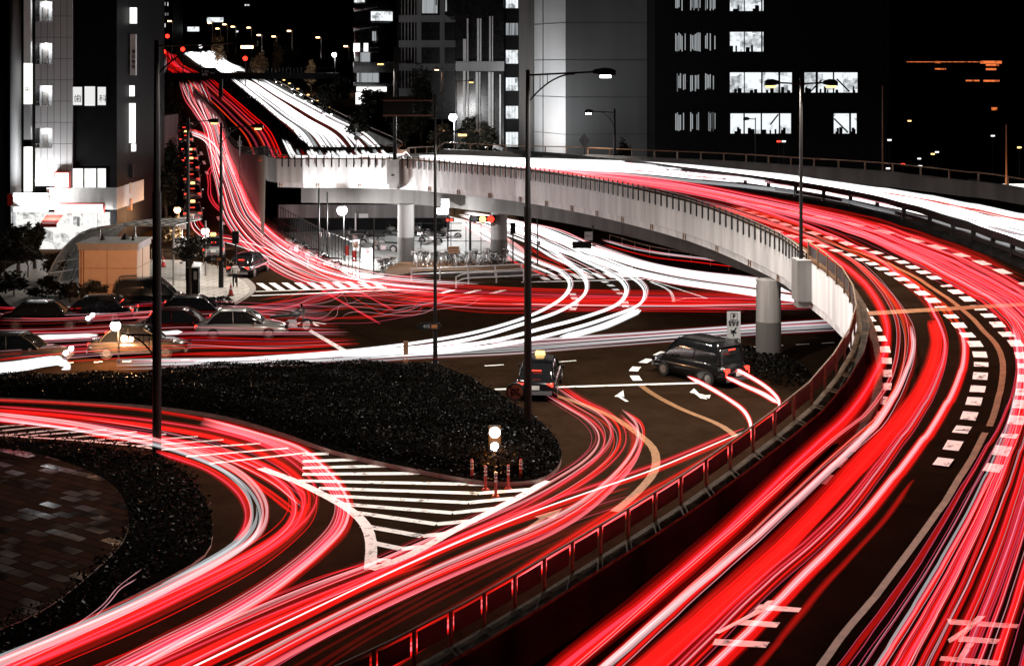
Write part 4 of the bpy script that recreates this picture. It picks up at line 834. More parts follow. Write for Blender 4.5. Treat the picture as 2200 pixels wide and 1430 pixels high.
M['redp'] = mat('red_paint', (.45, .03, .02), .4, var=.1)
M['orangep'] = mat('orange_sign', (.75, .22, .06), .5, var=.05)
def sc(d): return d / FPX
def bx(mb, x0, y0, x1, y1, d, dep=.1, mi=0, proud=0.0):
    k = sc(d); X0, X1 = (x0 - 1100) * k, (x1 - 1100) * k; Z1, Z0 = CH - (y0 - HY) * k, CH - (y1 - HY) * k
    mb.box(((X0 + X1) / 2, d + dep / 2 - proud, (Z0 + Z1) / 2), (X1 - X0, dep, Z1 - Z0), 0, mi); return mb
def ybase(d, X=0): return HY + (CH - float(ground_z(X, d)) + .05) / sc(d)
def text(name, s, loc, size, m, parent, rot=(R_(90), 0, 0), ext=.01, align='CENTER'):
    cu = bpy.data.curves.new(name, 'FONT'); cu.body = s; cu.size = size; cu.extrude = ext; cu.align_x = align; cu.align_y = 'CENTER'; cu.resolution_u = 2
    o = bpy.data.objects.new(name, cu); col.objects.link(o); bpy.context.view_layer.update()
    me = bpy.data.meshes.new_from_object(o.evaluated_get(bpy.context.evaluated_depsgraph_get())); bpy.data.objects.remove(o)
    me.materials.clear(); me.materials.append(m); q = bpy.data.objects.new(name, me); col.objects.link(q); q.parent = parent
    base = Vector((0, 0, 0)); p_ = parent
    while p_ is not None: base += p_.location; p_ = p_.parent
    q.location = Vector(loc) - base; q.rotation_euler = rot; return q
def window(parent, x0, y0, x1, y1, d, m, frame=.05, proud=.03, mull=0, name='window', trans=None):
    mb = MB(); bx(mb, x0, y0, x1, y1, d, .04, 0, proud); w = mb.build(name, m, parent)
    k = sc(d); mb = MB(); e = frame / k
    bx(mb, x0 - e, y0 - e, x1 + e, y0, d, .1, 0, .09); bx(mb, x0 - e, y1, x1 + e, y1 + e, d, .1, 0, .09)
    bx(mb, x0 - e, y0, x0, y1, d, .1, 0, .09); bx(mb, x1, y0, x1 + e, y1, d, .1, 0, .09)
    for i in range(mull): x = x0 + (x1 - x0) * (i + 1) / (mull + 1); bx(mb, x - e / 3, y0, x + e / 3, y1, d, .05, 0, .085)
    mb.build('frame', M['black'], w); return w

# --- left corner building
d = 109; k = sc(d); Y0 = ybase(d)
rA = empty('corner_building', (at(130, 500, d)[0], d, 0), 'grey tiled building at far left with lit stair landings and a shop at street level', 'building')
mb = MB()
bx(mb, 112, -420, 155, 400, d, 9)
for a, b_ in ((-420, -178), (-132, -87), (-41, 3), (47, 93), (138, 184), (228, 275), (318, 400)): bx(mb, 76, a, 111.9, b_, d, 9)
mb.build('wall', M['tile'], rA)
mb = MB(); bx(mb, 76, -420, 111.9, 400, d + 1.3, .2); mb.build('landing_wall', M['wallgrey'], rA)
for y in (-178, -87, 3, 93, 184, 275):
    mb = MB(); bx(mb, 92, y + 12, 103, y + 44, d + 1.2, .06, 0, .04); dr = mb.build('door', M['steel'], rA)
    mb = MB(); bx(mb, 101, y + 28, 102, y + 30, d + 1.1, .05); mb.build('handle', M['black'], dr)
    mb = MB(); 
    for q in (0, 5): bx(mb, 76, y + 34 + q * 1.6, 111, y + 35 + q * 1.6, d + .05, .04)
    for q in range(6): bx(mb, 78 + q * 6.4, y + 34, 78.7 + q * 6.4, y + 46, d + .05, .04)
    mb.build('landing_rail', M['steel'], rA)
    if y > -60:
        L = bpy.data.lights.new('landing_light', 'POINT'); L.energy = 60; L.shadow_soft_size = .1; lo = bpy.data.objects.new('landing_light', L); col.objects.link(lo); lo.parent = rA
        lo.location = Vector(at(98, y + 6, d + .7)) - rA.location
        mb = MB(); bx(mb, 90, y + 1.5, 104, y + 3.5, d + .6, .2); mb.build('ceiling_lamp', E['sign'], rA)
c = at(31, 0, d + .6); mb = MB(); mb.tube([(c[0], c[1] + .4, 0), (c[0], c[1] + .4, 34)], .44, 24); mb.build('round_column', M['grey'], rA, smooth=True)
mb = MB(); bx(mb, 66, -420, 76, 420, d + .3, 8); bx(mb, 43, -420, 51, 420, d + .9, 8); bx(mb, 0, -420, 20, 560, d + 2, 8); mb.build('dark_recess', M['dk'], rA)
for a, b_, m_ in ((-420, 136, M['white']), (136, 224, E['sign']), (225, 300, M['grey']), (316, 412, E['sign'])):
    mb = MB(); bx(mb, 51, a, 66, b_, d - .1, .5); mb.build('vertical_sign', m_, rA)
text('lettering', '歯', at(58.5, 193, d - .13), .45, M['black'], rA); text('lettering', '小児', at(58.5, 213, d - .13), .2, M['black'], rA)
mb = MB(); bx(mb, 155.1, -420, 251, 362, d + .2, 8); 
for x in range(160, 250, 11): bx(mb, x, -420, x + .6, 183, d + .2, .1, 0, .05)
mb.build('dark_wing', M['dk'], rA)
for (x0, x1, y0, y1) in ((157, 177, 187, 226), (182, 205, 186, 227.5), (210, 228, 187, 226)): window(rA, x0, y0, x1, y1, d + .2, emit('curtained_light', (.85, .86, .84), 1.0))
text('lettering', '歯', at(167, 213, d + .13), .62, M['black'], rA); text('lettering', '科', at(221, 213, d + .13), .6, M['black'], rA)
for (x0, x1) in ((157, 179), (182, 207), (210, 228)): window(rA, x0, 362, x1, 403, d + .2, M['litshop'])
mb = MB(); bx(mb, 229, 362, 251, 403, d + .2, 8); mb.build('dark_bay', M['dk'], rA)
mb = MB()
for x in np.arange(112, 250, 2.6): bx(mb, x, 404, x + 1.3, 449, d + .1, .1, 0, .05)
bx(mb, 100, 403, 251, 450, d + .1, 8); mb.build('siding', M['corr'], rA)
mb = MB(); bx(mb, 120, 368, 153, 404, d, .3, 0, .35); s_ = mb.build('lit_sign', M['redp'], rA); mb = MB(); bx(mb, 122.5, 370.5, 150.5, 401.5, d, .05, 0, .4); mb.build('face', E['sign'], s_)
mb = MB(); bx(mb, 122, 435, 227, 456, d, .3, 0, .5); s_ = mb.build('shop_sign', M['redp'], rA); mb = MB(); bx(mb, 124, 437.5, 225, 453.5, d, .05, 0, .55); mb.build('face', E['sign'], s_)
mb = MB(); bx(mb, 37, 413, 109, 441, d, .3, 0, .9); s_ = mb.build('cafe_sign', M['white'], rA); 
text('lettering', 'CAFE', at(73, 427, d - .92), .98, E['lamp'], s_)
mb = MB(); bx(mb, 37, 441.5, 109, 453, d, .3, 0, .8); mb.build('lit_strip', E['sign'], rA)
mb = MB(); bx(mb, 22, 415, 36, 440, d, .2, 0, .6); mb.build('red_sign', M['redp'], rA)
sf = lit_mat('shop_front', (1, .99, .96), 1.0, 1.6, .3)
mb = MB(); bx(mb, 24, 456, 236, Y0, d + .6, .2); mb.build('shop_front', sf, rA)
mb = MB(); bx(mb, 236.5, 450.5, 251, Y0, d + .2, 3); mb.build('shop_pillar', M['dk'], rA)
mb = MB(); bx(mb, 203, 457, 207, Y0, d + .3, .3); mb.build('shop_mullion', M['steel'], rA)
mb = MB(); q = at(100, 462, d); q2 = at(136, 462, d); mb.add([q, q2, q2 + (0, -1.6, -.5), q + (0, -1.6, -.5)], [(0, 1, 2, 3)]); mb.add([q + (0, -1.6, -.5), q2 + (0, -1.6, -.5), q2 + (0, -1.6, -.75), q + (0, -1.6, -.75)], [(0, 1, 2, 3)]); mb.build('awning', M['redp'], rA)
for x in (150, 165, 180, 192): 
    mb = MB(); bx(mb, x, 466, x + 6, 486, d + .5, .03); mb.build('poster', M['black'] if x % 2 else M['grey'], rA)
L = bpy.data.lights.new('shop_light', 'AREA'); L.energy = 800; L.size = 7; L.size_y = 2; L.shape = 'RECTANGLE'; lo = bpy.data.objects.new('shop_light', L); col.objects.link(lo); lo.parent = rA
lo.location = Vector(at(130, 470, d - .9)) - rA.location; lo.rotation_euler = (R_(60), 0, 0)
L = bpy.data.lights.new('sign_light', 'AREA'); L.energy = 1000; L.size = 2.4; L.size_y = .8; L.shape = 'RECTANGLE'; lo = bpy.data.objects.new('sign_light', L); col.objects.link(lo); lo.parent = rA
lo.location = Vector(at(73, 430, d - 1.4)) - rA.location; lo.rotation_euler = (R_(115), 0, R_(-12))

# --- side street beyond it
d = 113; rB = empty('dark_side_building', (at(262, 500, d)[0], d, 0), 'narrow black building hung with tall lit signs beside the tiled building', 'building')
mb = MB(); bx(mb, 252, -420, 274, 545, d, 12); mb.build('wall', M['dk'], rB)
for (x0, x1, y0, y1, m_) in ((281, 294, 17, 51, E['sign']), (281.5, 293.5, 74, 162, M['white']), (280, 289, 184, 207, E['sign']), (273.5, 291, 222, 307, E['sign']), (284, 292, 309, 325, E['sign']), (264, 287, 353, 381, M['black']), (257, 282, 392, 415, M['tan']), (258, 284, 427, 451, M['orangep'])):
    mb = MB(); bx(mb, x0, y0, x1, y1, d, .35, 0, .3); s_ = mb.build('hanging_sign', m_, rB)
    mb = MB(); bx(mb, 270, y0 + 2, x1 - 1, y0 + 3.5, d, .06, 0, .1); mb.build('bracket', M['steel'], s_)
for i, ch in enumerate('歯科医院'): text('lettering', ch, at(287.3, 112 + i * 11, d - .33), .3, M['black'], rB)
text('lettering', 'CAFE', at(269.5, 396.5, d - .33), .26, M['redp'], rB); text('lettering', 'PARKING\n2F 00027\n1F 00012', at(271, 438, d - .33), .2, M['white'], rB)
d = 150; rC = empty('side_street_block', (at(315, 400, d)[0], d, 2), 'grey blurred block closing the side street behind the lamp post', 'building')
mb = MB(); bx(mb, 292, 250, 345, ybase(d), d, 8); bx(mb, 268, 300, 292, ybase(d), d + 3, 8); mb.build('wall', M['dark_concrete'], rC)
for y in (262, 296, 330, 372, 410):
    for x in (296, 309, 322): window(rC, x, y, x + 9, y + 16, d, M['litdim'] if (x + y) % 3 else M['grey'])
mb = MB(); bx(mb, 262, 344, 345, 352, d - 6, 2); bx(mb, 262, 378, 345, 383, d - 6, 2); mb.build('canopy', M['grey'], rC)
# far office slab top left
d = 480; rD = empty('distant_office', (at(340, 60, d)[0], d, 20), 'distant black office block with rows of small lit windows, top left', 'building')
mb = MB(); bx(mb, 292, -90, 372, 108, d, 14); mb.build('wall', M['dk'], rD)
random.seed(3)
for y in (5, 28, 51):
    for x in range(294, 362, 6):
        if random.random() < .6: mb = MB(); bx(mb, x, y, x + random.choice((1.5, 3)), y + random.choice((6, 8)), d, .2, 0, .1); mb.build('window', M['litdim'] if random.random() < .4 else M['lit'], rD)
d = 500; rD2 = empty('distant_hall', (at(450, 60, d)[0], d, 20), 'distant black hall with one glowing white band on the hill crest', 'building')
mb = MB(); bx(mb, 380, -60, 760, 108, d, 14); mb.build('wall', M['dk'], rD2)
for x0, x1, y0, y1 in ((445, 480, 38, 48), (403, 428, 58, 68), (526, 536, 10, 13), (368, 385, 73, 77), (506, 512, 66, 70)): mb = MB(); bx(mb, x0, y0, x1, y1, d, .3, 0, .2); mb.build('lit_band', M['lit'], rD2)

# --- round office tower
d = 228; k = sc(d); cx, cy = (803 - 1100) * k, d + 3.6; g = float(ground_z(cx, d))
rE = empty('round_office', (cx, cy, g), 'dark round-cornered office tower with glowing shopfront at its foot', 'building')
def zpx(y, d): return CH - (y - HY) * d / FPX
mb = MB(); mb.tube([(cx, cy, g - .5), (cx, cy, 31)], 3.5, 40); mb.build('core', M['dk2'], rE, smooth=True)
for y0, y1 in ((-40, -24), (5, 24), (48, 66), (92, 112), (134, 156), (178, 186)):
    mb = MB(); mb.tube([(cx, cy, zpx(y1, d)), (cx, cy, zpx(y0, d))], 3.66, 40); mb.build('spandrel', M['grey'] if y0 in (134, 178) else M['dk2'], rE, smooth=True)
def arcwin(x0, x1, y0, y1, m_, rad=3.72):
    a0 = math.asin(max(-1, min(1, ((x0 - 1100) * k - cx) / rad))); a1 = math.asin(max(-1, min(1, ((x1 - 1100) * k - cx) / rad)))
    s = np.linspace(a0, a1, 8); A = [(cx + rad * math.sin(a), cy - rad * math.cos(a), zpx(y0, d)) for a in s]; B = [(p[0], p[1], zpx(y1, d)) for p in A]
    mb = MB(); mb.strip(A, B); return mb.build('window', m_, rE)
for w_ in ((797, 842, 25, 45, M['lit']), (756, 772, 93, 111, E['sign']), (781, 791, 93, 111, E['sign']), (758, 783, -4, 5, M['lit']), (772, 795, 113, 133, M['litdim']), (765, 815, 157, 177, M['litdim']), (800, 808, 68, 88, M['litdim']), (764, 830, 187, 197, E['sign'])): arcwin(*w_)
mb = MB(); bx(mb, 764, 199, 815, 234, d - .6, .3); mb.build('shop_front', E['sign'], rE)
mb = MB(); bx(mb, 815.2, 199, 838, 245, d - .8, 1.2); mb.build('shop_wall', M['dk2'], rE)
# --- grey gridded office
d = 200; rF = empty('gridded_office', (at(910, 200, d)[0], d, 7), 'mid-grey office with a bold square grid of concrete bands', 'building')
mb = MB(); bx(mb, 853, -120, 978, ybase(d), d + .6, 10); mb.build('dark_glazing', M['dk2'], rF)
for x0, x1 in ((895, 905), (945, 955)): mb = MB(); bx(mb, x0, -120, x1, 196, d, .6); mb.build('column', M['grey'], rF)
for y0, y1 in ((-20, -6), (33, 48), (87, 102), (137, 152), (190, 207)):
    mb = MB(); bx(mb, 857, y0, 894.9, y1, d + .05, .5)
    for a, b_ in ((905.1, 944.9), (955.1, 978)): 
        if y0 != 190: bx(mb, a, y0, b_, y1, d + .05, .5)
    mb.build('concrete_band', M['grey'], rF)
for x in (862, 869, 876, 883, 890):
    mb = MB(); bx(mb, x, -120, x + 1.2, 196, d + .2, .3); mb.build('fin', M['white'] if x > 865 else M['grey'], rF)
window(rF, 907, 0, 940, 29, d + .55, M['litdim']); window(rF, 957, -10, 975, 25, d + .55, M['litdim'])
# --- tall finned building
d = 150; rG = empty('finned_tower', (at(1030, 300, d)[0], d, 2.6), 'dark tower with tall silver vertical fins and a grey beam across its middle', 'building')
mb = MB(); bx(mb, 979, 35, 1082.5, ybase(d), d + .8, 10); bx(mb, 960, -160, 1082.5, 34.9, d - 1.2, 12); mb.build('wall', M['dk2'], rG)
mb = MB(); bx(mb, 979, 132, 1083, 153, d - .2, 1.0); mb.build('beam', M['grey'], rG)
for x0, x1, y0, y1 in ((995, 1001, 84, 131.9), (1003, 1006, 40, 131.9), (1025, 1029, 40, 131.9), (1031, 1034, 40, 131.9), (1051, 1054, 35, 131.9), (1057, 1059, 35, 131.9), (995, 1000, 153.1, 340), (1004, 1007, 153.1, 340), (1022, 1027, 155, 340), (1029, 1032, 155, 340), (1049, 1054, 155, 340), (1056, 1060, 155, 340), (1073, 1076, 160, 340)):
    mb = MB(); bx(mb, x0, y0, x1, y1, d, .8); mb.build('fin', M['white'], rG)
# --- narrow lit-window building
d = 152; rH = empty('narrow_office', (at(1099, 300, d)[0], d, 2.7), 'narrow black office strip with a ladder of lit windows between two towers', 'building')
mb = MB(); bx(mb, 1083.2, -160, 1115, ybase(d), d, 8); mb.build('wall', M['dk'], rH)
for y0, y1 in ((-10, 18), (50, 76), (108, 137), (167, 195), (228, 255), (284, 315)):
    window(rH, 1087, y0, 1113, y1, d, M['lit'] if y0 != 50 else M['litdim'], mull=3)
# --- pale slab tower
rI = empty('slab_tower', (at(1300, 300, 145)[0], 145, 2.2), 'windowless grey slab tower with one brightly lit pale face', 'building')
def q4(x0, d0, x1, d1, zt=34, zb=0): a = at(x0, 200, d0); b_ = at(x1, 200, d1); return [(a[0], a[1], zb), (b_[0], b_[1], zb), (b_[0], b_[1], zt), (a[0], a[1], zt)]
M['slab'] = mat('shade_tinted_grey_render', (.075, .078, .08), .75, var=.12, scale=.5, streak=True)  # same wall as the pale face, its shade put into the colour
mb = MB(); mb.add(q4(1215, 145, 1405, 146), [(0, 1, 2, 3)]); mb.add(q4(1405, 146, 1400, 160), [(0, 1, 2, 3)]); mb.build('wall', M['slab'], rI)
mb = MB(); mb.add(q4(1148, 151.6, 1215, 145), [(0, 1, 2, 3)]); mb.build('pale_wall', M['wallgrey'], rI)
mb = MB(); mb.add(q4(1115, 151.5, 1147.5, 151.8), [(0, 1, 2, 3)]); mb.build('side_pier', M['dark_concrete'], rI)
mb = MB()
for y in (-111, -31, 49, 129, 209, 289):
    z = zpx(y, 145); a = at(1215, 200, 144.98); b_ = at(1405, 200, 145.98); mb.tube([(a[0], a[1], z), (b_[0], b_[1], z)], .022, 4); c = at(1148, 200, 151.58); mb.tube([(c[0] - .02, c[1], z), (a[0] - .02, a[1], z)], .03, 4)
a = at(1167, 200, 149.7); mb.tube([(a[0], a[1] - .03, 0), (a[0], a[1] - .03, 34)], .07, 6); mb.build('panel_joints', M['dk'], rI)
L = bpy.data.lights.new('added_wall_wash', 'SPOT'); L.energy = 9000; L.spot_size = R_(75); L.spot_blend = 1; L.shadow_soft_size = .3; lo = bpy.data.objects.new('added_wall_wash', L); col.objects.link(lo); lo.parent = rI  # added spot that brightens the tower's pale face
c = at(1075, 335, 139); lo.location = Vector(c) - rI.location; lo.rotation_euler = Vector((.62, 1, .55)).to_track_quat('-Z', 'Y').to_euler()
mb = MB(); mb.box(c + np.array([0, -.2, -.1]), (.4, .3, .3)); mb.build('added_wash_box', M['steel'], rI)  # casing made up for the added spot
# --- black office with lit rooms
d = 138; rJ = empty('black_office', (at(1650, 300, d)[0], d, 1.4), 'wide black office block with scattered rows of bright lit rooms', 'building')
mb = MB(); bx(mb, 1406.5, -160, 1905, ybase(d), d, 14); mb.build('wall', M['dk'], rJ)
for y0, y1 in ((-12, 24), (70, 112), (156, 197), (240, 283)):
    for x0 in (1451, 1483, 1515):
        mb = MB(); r2 = random.Random(x0 + y0)
        for i in range(7):
            if r2.random() < .68: a_ = x0 + i * 3.3; bx(mb, a_, y0 + r2.uniform(0, 8), a_ + 2.1, y1 - r2.uniform(0, 8), d, .05, 0, .03)
        mb.build('window', M['litdim'], rJ)
rowsB = [(-15, 24, [(1568, 1598), (1600, 1635), (1638, 1640)]), (69, 111, [(1568, 1598), (1600, 1635), (1638, 1640)]), (156, 199, [(1568, 1598), (1600, 1635), (1638, 1672), (1676, 1701), (1728, 1752), (1757, 1789), (1792, 1842)]),
         (244, 287, [(1569, 1597), (1600, 1634), (1637, 1673), (1676, 1699), (1791, 1824), (1828, 1840)])]
for y0, y1, xs in rowsB:
    for x0, x1 in xs:
        w_ = window(rJ, x0, y0, x1, y1, d, M['lit'], frame=.04)
        if x1 - x0 > 10:
            r2 = random.Random(x0 * 3 + y0)
            for i in range(3): mb = MB(); a_ = r2.uniform(x0, x1 - 8); h_ = r2.uniform(4, 14); bx(mb, a_, y1 - h_, min(x1, a_ + r2.uniform(3, 9)), y1, d, .04, 0, .05); mb.build('furniture', M['dk'], w_)
for (xa, ya, xb, yb) in ((1741, 197, 1765, 172), (1798, 170, 1825, 197), (1792, 255, 1822, 285), (1655, 268, 1672, 246)):
    a_ = at(xa, ya, d - .1); b_ = at(xb, yb, d - .1); mb = MB(); mb.tube([a_, b_], .09, 4); mb.build('brace', M['dk'], rJ)
d = 190; rK = empty('station_hall', (at(2080, 300, d)[0], d, 6), 'huge black hall at right with faint orange reflections on its flank', 'building')
mb = MB(); bx(mb, 1910, -160, 2700, ybase(d), d, 14); mb.build('wall', M['dk'], rK)
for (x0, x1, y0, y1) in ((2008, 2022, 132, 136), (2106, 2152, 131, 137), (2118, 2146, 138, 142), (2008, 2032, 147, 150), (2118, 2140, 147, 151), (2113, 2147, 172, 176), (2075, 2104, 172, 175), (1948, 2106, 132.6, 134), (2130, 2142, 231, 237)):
    mb = MB(); bx(mb, x0, y0, x1, y1, d, .1, 0, .06); mb.build('glint', M['emo'] if 'emo' in M else M.setdefault('emo', lit_mat('orange_glint', (1, .22, .06), 1.0, 3.0, .15)), rK)  # orange reflections drawn as glowing strips on the black wall
d = 120; rL = empty('lit_forecourt', (at(2170, 410, d)[0], d, 3), 'white lit shop forecourt showing beyond the far right parapet', 'building')
mb = MB(); bx(mb, 2112, 395, 2260, 470, d, .4); mb.build('front', M['litshop'], rL); mb = MB(); bx(mb, 2105, 388, 2270, 395, d - .6, 3); mb.build('roof', M['dk'], rL)
YL = {1911: 'just right of the thin tall pole', 1954: 'the faint high one', 1975: 'lowest of the middle trio', 2004: 'left of a close pair', 2013: 'right of a close pair', 2133: 'left of the right edge pole', 2190: 'at the photo edge', 1908: 'leftmost over the parapet', 1940: 'close above the parapet', 1977: 'the long flat one over the parapet', 1673: 'left of two under the lit rooms', 1684: 'right of two under the lit rooms'}
for px, py, dd, kk in ((1911, 301, 130, 'sign'), (1954, 260, 150, 'amber'), (1975, 341, 150, 'sign'), (2004, 331, 140, 'amber'), (2013, 327, 140, 'sign'), (2133, 292, 140, 'sign'), (2190, 317, 130, 'amber'), (1908, 362, 128, 'sign'), (1940, 353, 128, 'tail'), (1977, 357, 128, 'sign'), (1673, 304, 130, 'tail'), (1684, 304, 130, 'sign')):
    c = at(px, py, dd); g = float(ground_z(c[0], dd)); q = empty('yard_lamp', (c[0], dd, g), 'tiny %s yard lamp right of the black office, %s' % ({'sign': 'white', 'amber': 'amber', 'tail': 'red'}[kk], YL[px]), 'lamp', 'tiny lamps in the dark yard')
    mb = MB(); mb.tube([(c[0], dd, g), (c[0], dd, c[2])], .04, 5); mb.build('pole', M['black'], q); mb = MB(); mb.box(c, (.35, .1, .14), 0); mb.build('lamp', E[kk], q)

# --- footbridge across the hill
d = 228; rM = empty('footbridge', (at(540, 162, d)[0], d, 8), 'long black footbridge crossing the hill road with a route board', 'footbridge')
mb = MB(); bx(mb, 335, 157, 727, 170, d, 2.4); mb.build('deck', M['dk'], rM)
mb = MB(); bx(mb, 335, 145.5, 727, 146.5, d + .05, .08)
for x in range(335, 727, 8): bx(mb, x, 146.6, x + .8, 156.8, d + .05, .08)
mb.build('railing', M['black'], rM)
for x in (470, 722): mb = MB(); bx(mb, x, 170, x + 7, ybase(d, (x - 1100) * sc(d)), d + .8, .8); mb.build('pillar', M['dk'], rM)
mb = MB(); bx(mb, 428, 146, 463, 169, d, .15, 0, .2); s_ = mb.build('route_board', M['dk2'], rM); 
text('lettering', '↑ 246\n赤坂', at(440, 157, d - .22), .5, M['grey'], s_); text('lettering', '4km', at(456, 157, d - .22), .4, M['grey'], s_)
d = 150; rN = empty('stairway', (at(303, 200, d)[0], d, 3), 'steep outdoor stairway between the shop signs and the street trees', 'stairs')
a0 = at(296, 238, 140); mb = MB()
for i in range(26): mb.box((a0[0] + .45, 140 + i * .3, a0[2] + i * .17), (1.0, .3, .17))
mb.build('steps', M['dark_concrete'], rN); mb = MB()
for x in (0, .95): mb.tube([(a0[0] + x, 140, a0[2] + .9), (a0[0] + x, 147.8, a0[2] + 5.3)], .05, 5); mb.add([(a0[0] + x, 140, a0[2] - .2), (a0[0] + x, 147.8, a0[2] + 4.2), (a0[0] + x, 147.8, a0[2] + 5.1), (a0[0] + x, 140, a0[2] + .7)], [(0, 1, 2, 3)])
mb.build('handrail', M['grey'], rN); mb = MB(); mb.box((a0[0] + .45, 143.5, (a0[2] - 1) / 2), (.6, .6, a0[2] - .6 + 1.2)); mb.build('support', M['dark_concrete'], rN)

# --- kiosk and glazed subway canopy
rK2 = empty('kiosk', (-24.1, 86.5, .14), 'small tan panelled kiosk with a flat grey roof, lit orange', 'kiosk')
mb = MB(); mb.box((-24.15, 86.5, 1.6), (3.45, 3.0, 2.95)); mb.build('wall', M['tan'], rK2)
mb = MB()
for z in (1.02, 2.0): mb.box((-24.15, 86.5, z), (3.48, 3.03, .03))
mb.box((-24.2, 84.99, 1.6), (.03, .03, 2.95)); mb.box((-22.42, 86.3, 1.6), (.03, .03, 2.95)); mb.box((-25.6, 84.98, 1.6), (.06, .04, 2.95)); mb.box((-25.75, 84.98, 1.6), (.06, .04, 2.95)); mb.build('panel_joints', M['rust'], rK2)
mb = MB(); mb.box((-24.15, 86.5, 3.25), (3.6, 3.15, .32)); mb.box((-24.15, 86.5, 3.46), (3.75, 3.3, .1)); mb.build('roof', M['steel'], rK2)
for x, y, r in ((-24.9, 86.5, .12), (-23.6, 86.8, .22), (-23.0, 86.3, .08)): mb = MB(); mb.tube([(x, y, 3.5), (x, y, 3.62), (x, y, 3.9)], [r * 1.4, r, .02], 8); mb.build('roof_vent', M['black'], rK2)
rO = empty('subway_canopy', (-26.5, 91, .14), 'sloping glass and steel entrance canopy behind the tan kiosk', 'canopy')
pts = lambda s: np.array([(-29.6 + s * .55, 90.0 + s * 1.0, 0.2), (-28.9 + s * .5, 90.2 + s * 1.0, 1.9), (-27.6 + s * .45, 90.4 + s, 3.3), (-26.5 + s * .45, 90.6 + s, 3.75), (-21.5 + s * .2, 90.8 + s, 3.85)])
gl_ = mat('hazy_glass', (.10, .11, .11), .12, var=.4, scale=1.5, spec=.8)
mb = MB(); mb.loft([spline(pts(s), 14) for s in (0, 4.0)]); mb.build('glass', gl_, rO); mb = MB()
for s in (0, 1.0, 2.0, 3.0, 4.0): mb.tube(spline(pts(s) + (0, 0, .05), 16), .05, 5)
c0, c1_ = spline(pts(0) + (0, 0, .06), 14), spline(pts(4.0) + (0, 0, .06), 14)
for i in range(0, 14): mb.tube([c0[i], c1_[i]], .035, 4)
mb.build('frame', M['steel'], rO)
for s in (0, 4): 
    for x in (-26.3, -21.6): mb = MB(); mb.tube([(x + s * .3, 90.7 + s, .1), (x + s * .3, 90.7 + s, 3.8)], .06, 6); mb.build('post', M['steel'], rO)
L = bpy.data.lights.new('kiosk_fill_light', 'SPOT'); L.energy = 4200; L.spot_size = R_(27); L.spot_blend = .5; L.color = (1, .44, .2); L.shadow_soft_size = .1  # added spot without fixture, stands in for the low lamp's light on kiosk
lo = bpy.data.objects.new('kiosk_fill_light', L); col.objects.link(lo); lo.location = (-20.0, 72.2, 3.0); lo.rotation_euler = Vector((-4.3, 13, -.9)).to_track_quat('-Z', 'Y').to_euler()

d = 118; rW = empty('back_wall', (at(780, 503, d)[0], d, .06), 'stained concrete wall over black panels behind the parked motorcycles', 'wall')
mb = MB(); bx(mb, 597, 440, 966, 468, d, .4); mb.build('wall', M['concrete'], rW); mb = MB(); bx(mb, 597, 468.1, 966, 508, d + .05, .3); mb.build('black_panel', M['dk'], rW)
mb = MB(); bx(mb, 771, 459, 791, 468, d - .06, .03); sg = mb.build('board', M['white'], rW)
# ================================================================ VEGETATION
def leaf_mat(name, c, rough=.35):
    m, nt, b = new_mat(name); oi = nt.nodes.new('ShaderNodeNewGeometry'); rp = nt.nodes.new('ShaderNodeValToRGB')
    rp.color_ramp.elements[0].color = tuple(x * .45 for x in c) + (1,); rp.color_ramp.elements[1].color = tuple(min(1, x * 1.8) for x in c) + (1,)
    nt.links.new(oi.outputs['Random Per Island'], rp.inputs[0]); nt.links.new(rp.outputs[0], b.inputs['Base Color'])
    b.inputs['Roughness'].default_value = rough; b.inputs['Specular IOR Level'].default_value = .05
    return m
M['leaf'] = leaf_mat('dark_leaf', (.016, .016, .012)); M['leafd'] = leaf_mat('hedge_leaf', (.0028, .0026, .0022), .32); M['leafw'] = leaf_mat('lamplight_tinted_leaf', (.16, .10, .05)); M['bark'] = mat('bark', (.05, .035, .025), .9, bump=.4)  # leafw has lamplight put into its brighter, warmer leaf colour
def leaves(C, size, r, up=.6):
    """one small four-cornered leaf at each centre"""
    n = len(C); a = r.normal(0, 1, (n, 3)); a[:, 2] *= .5; a /= np.linalg.norm(a, axis=1)[:, None]
    b = r.normal(0, 1, (n, 3)); b[:, 2] += 0; b = np.cross(a, b); b /= np.linalg.norm(b, axis=1)[:, None]
    s = size * r.uniform(.6, 1.5, (n, 1)); V = np.stack([C - a * s, C + b * s * .55, C + a * s, C - b * s * .55], 1).reshape(-1, 3)
    return V, n
def leaf_obj(name, C, size, m, parent, r):
    V, n = leaves(C, size, r); me = bpy.data.meshes.new(name)
    if parent is not None: V = V - np.array(parent.location)
    me.vertices.add(4 * n); me.vertices.foreach_set('co', V.ravel()); me.loops.add(4 * n); me.loops.foreach_set('vertex_index', np.arange(4 * n))
    me.polygons.add(n); me.polygons.foreach_set('loop_start', np.arange(0, 4 * n, 4)); me.materials.append(m); me.update(); me.validate()
    o = bpy.data.objects.new(name, me); col.objects.link(o); o.parent = parent; return o
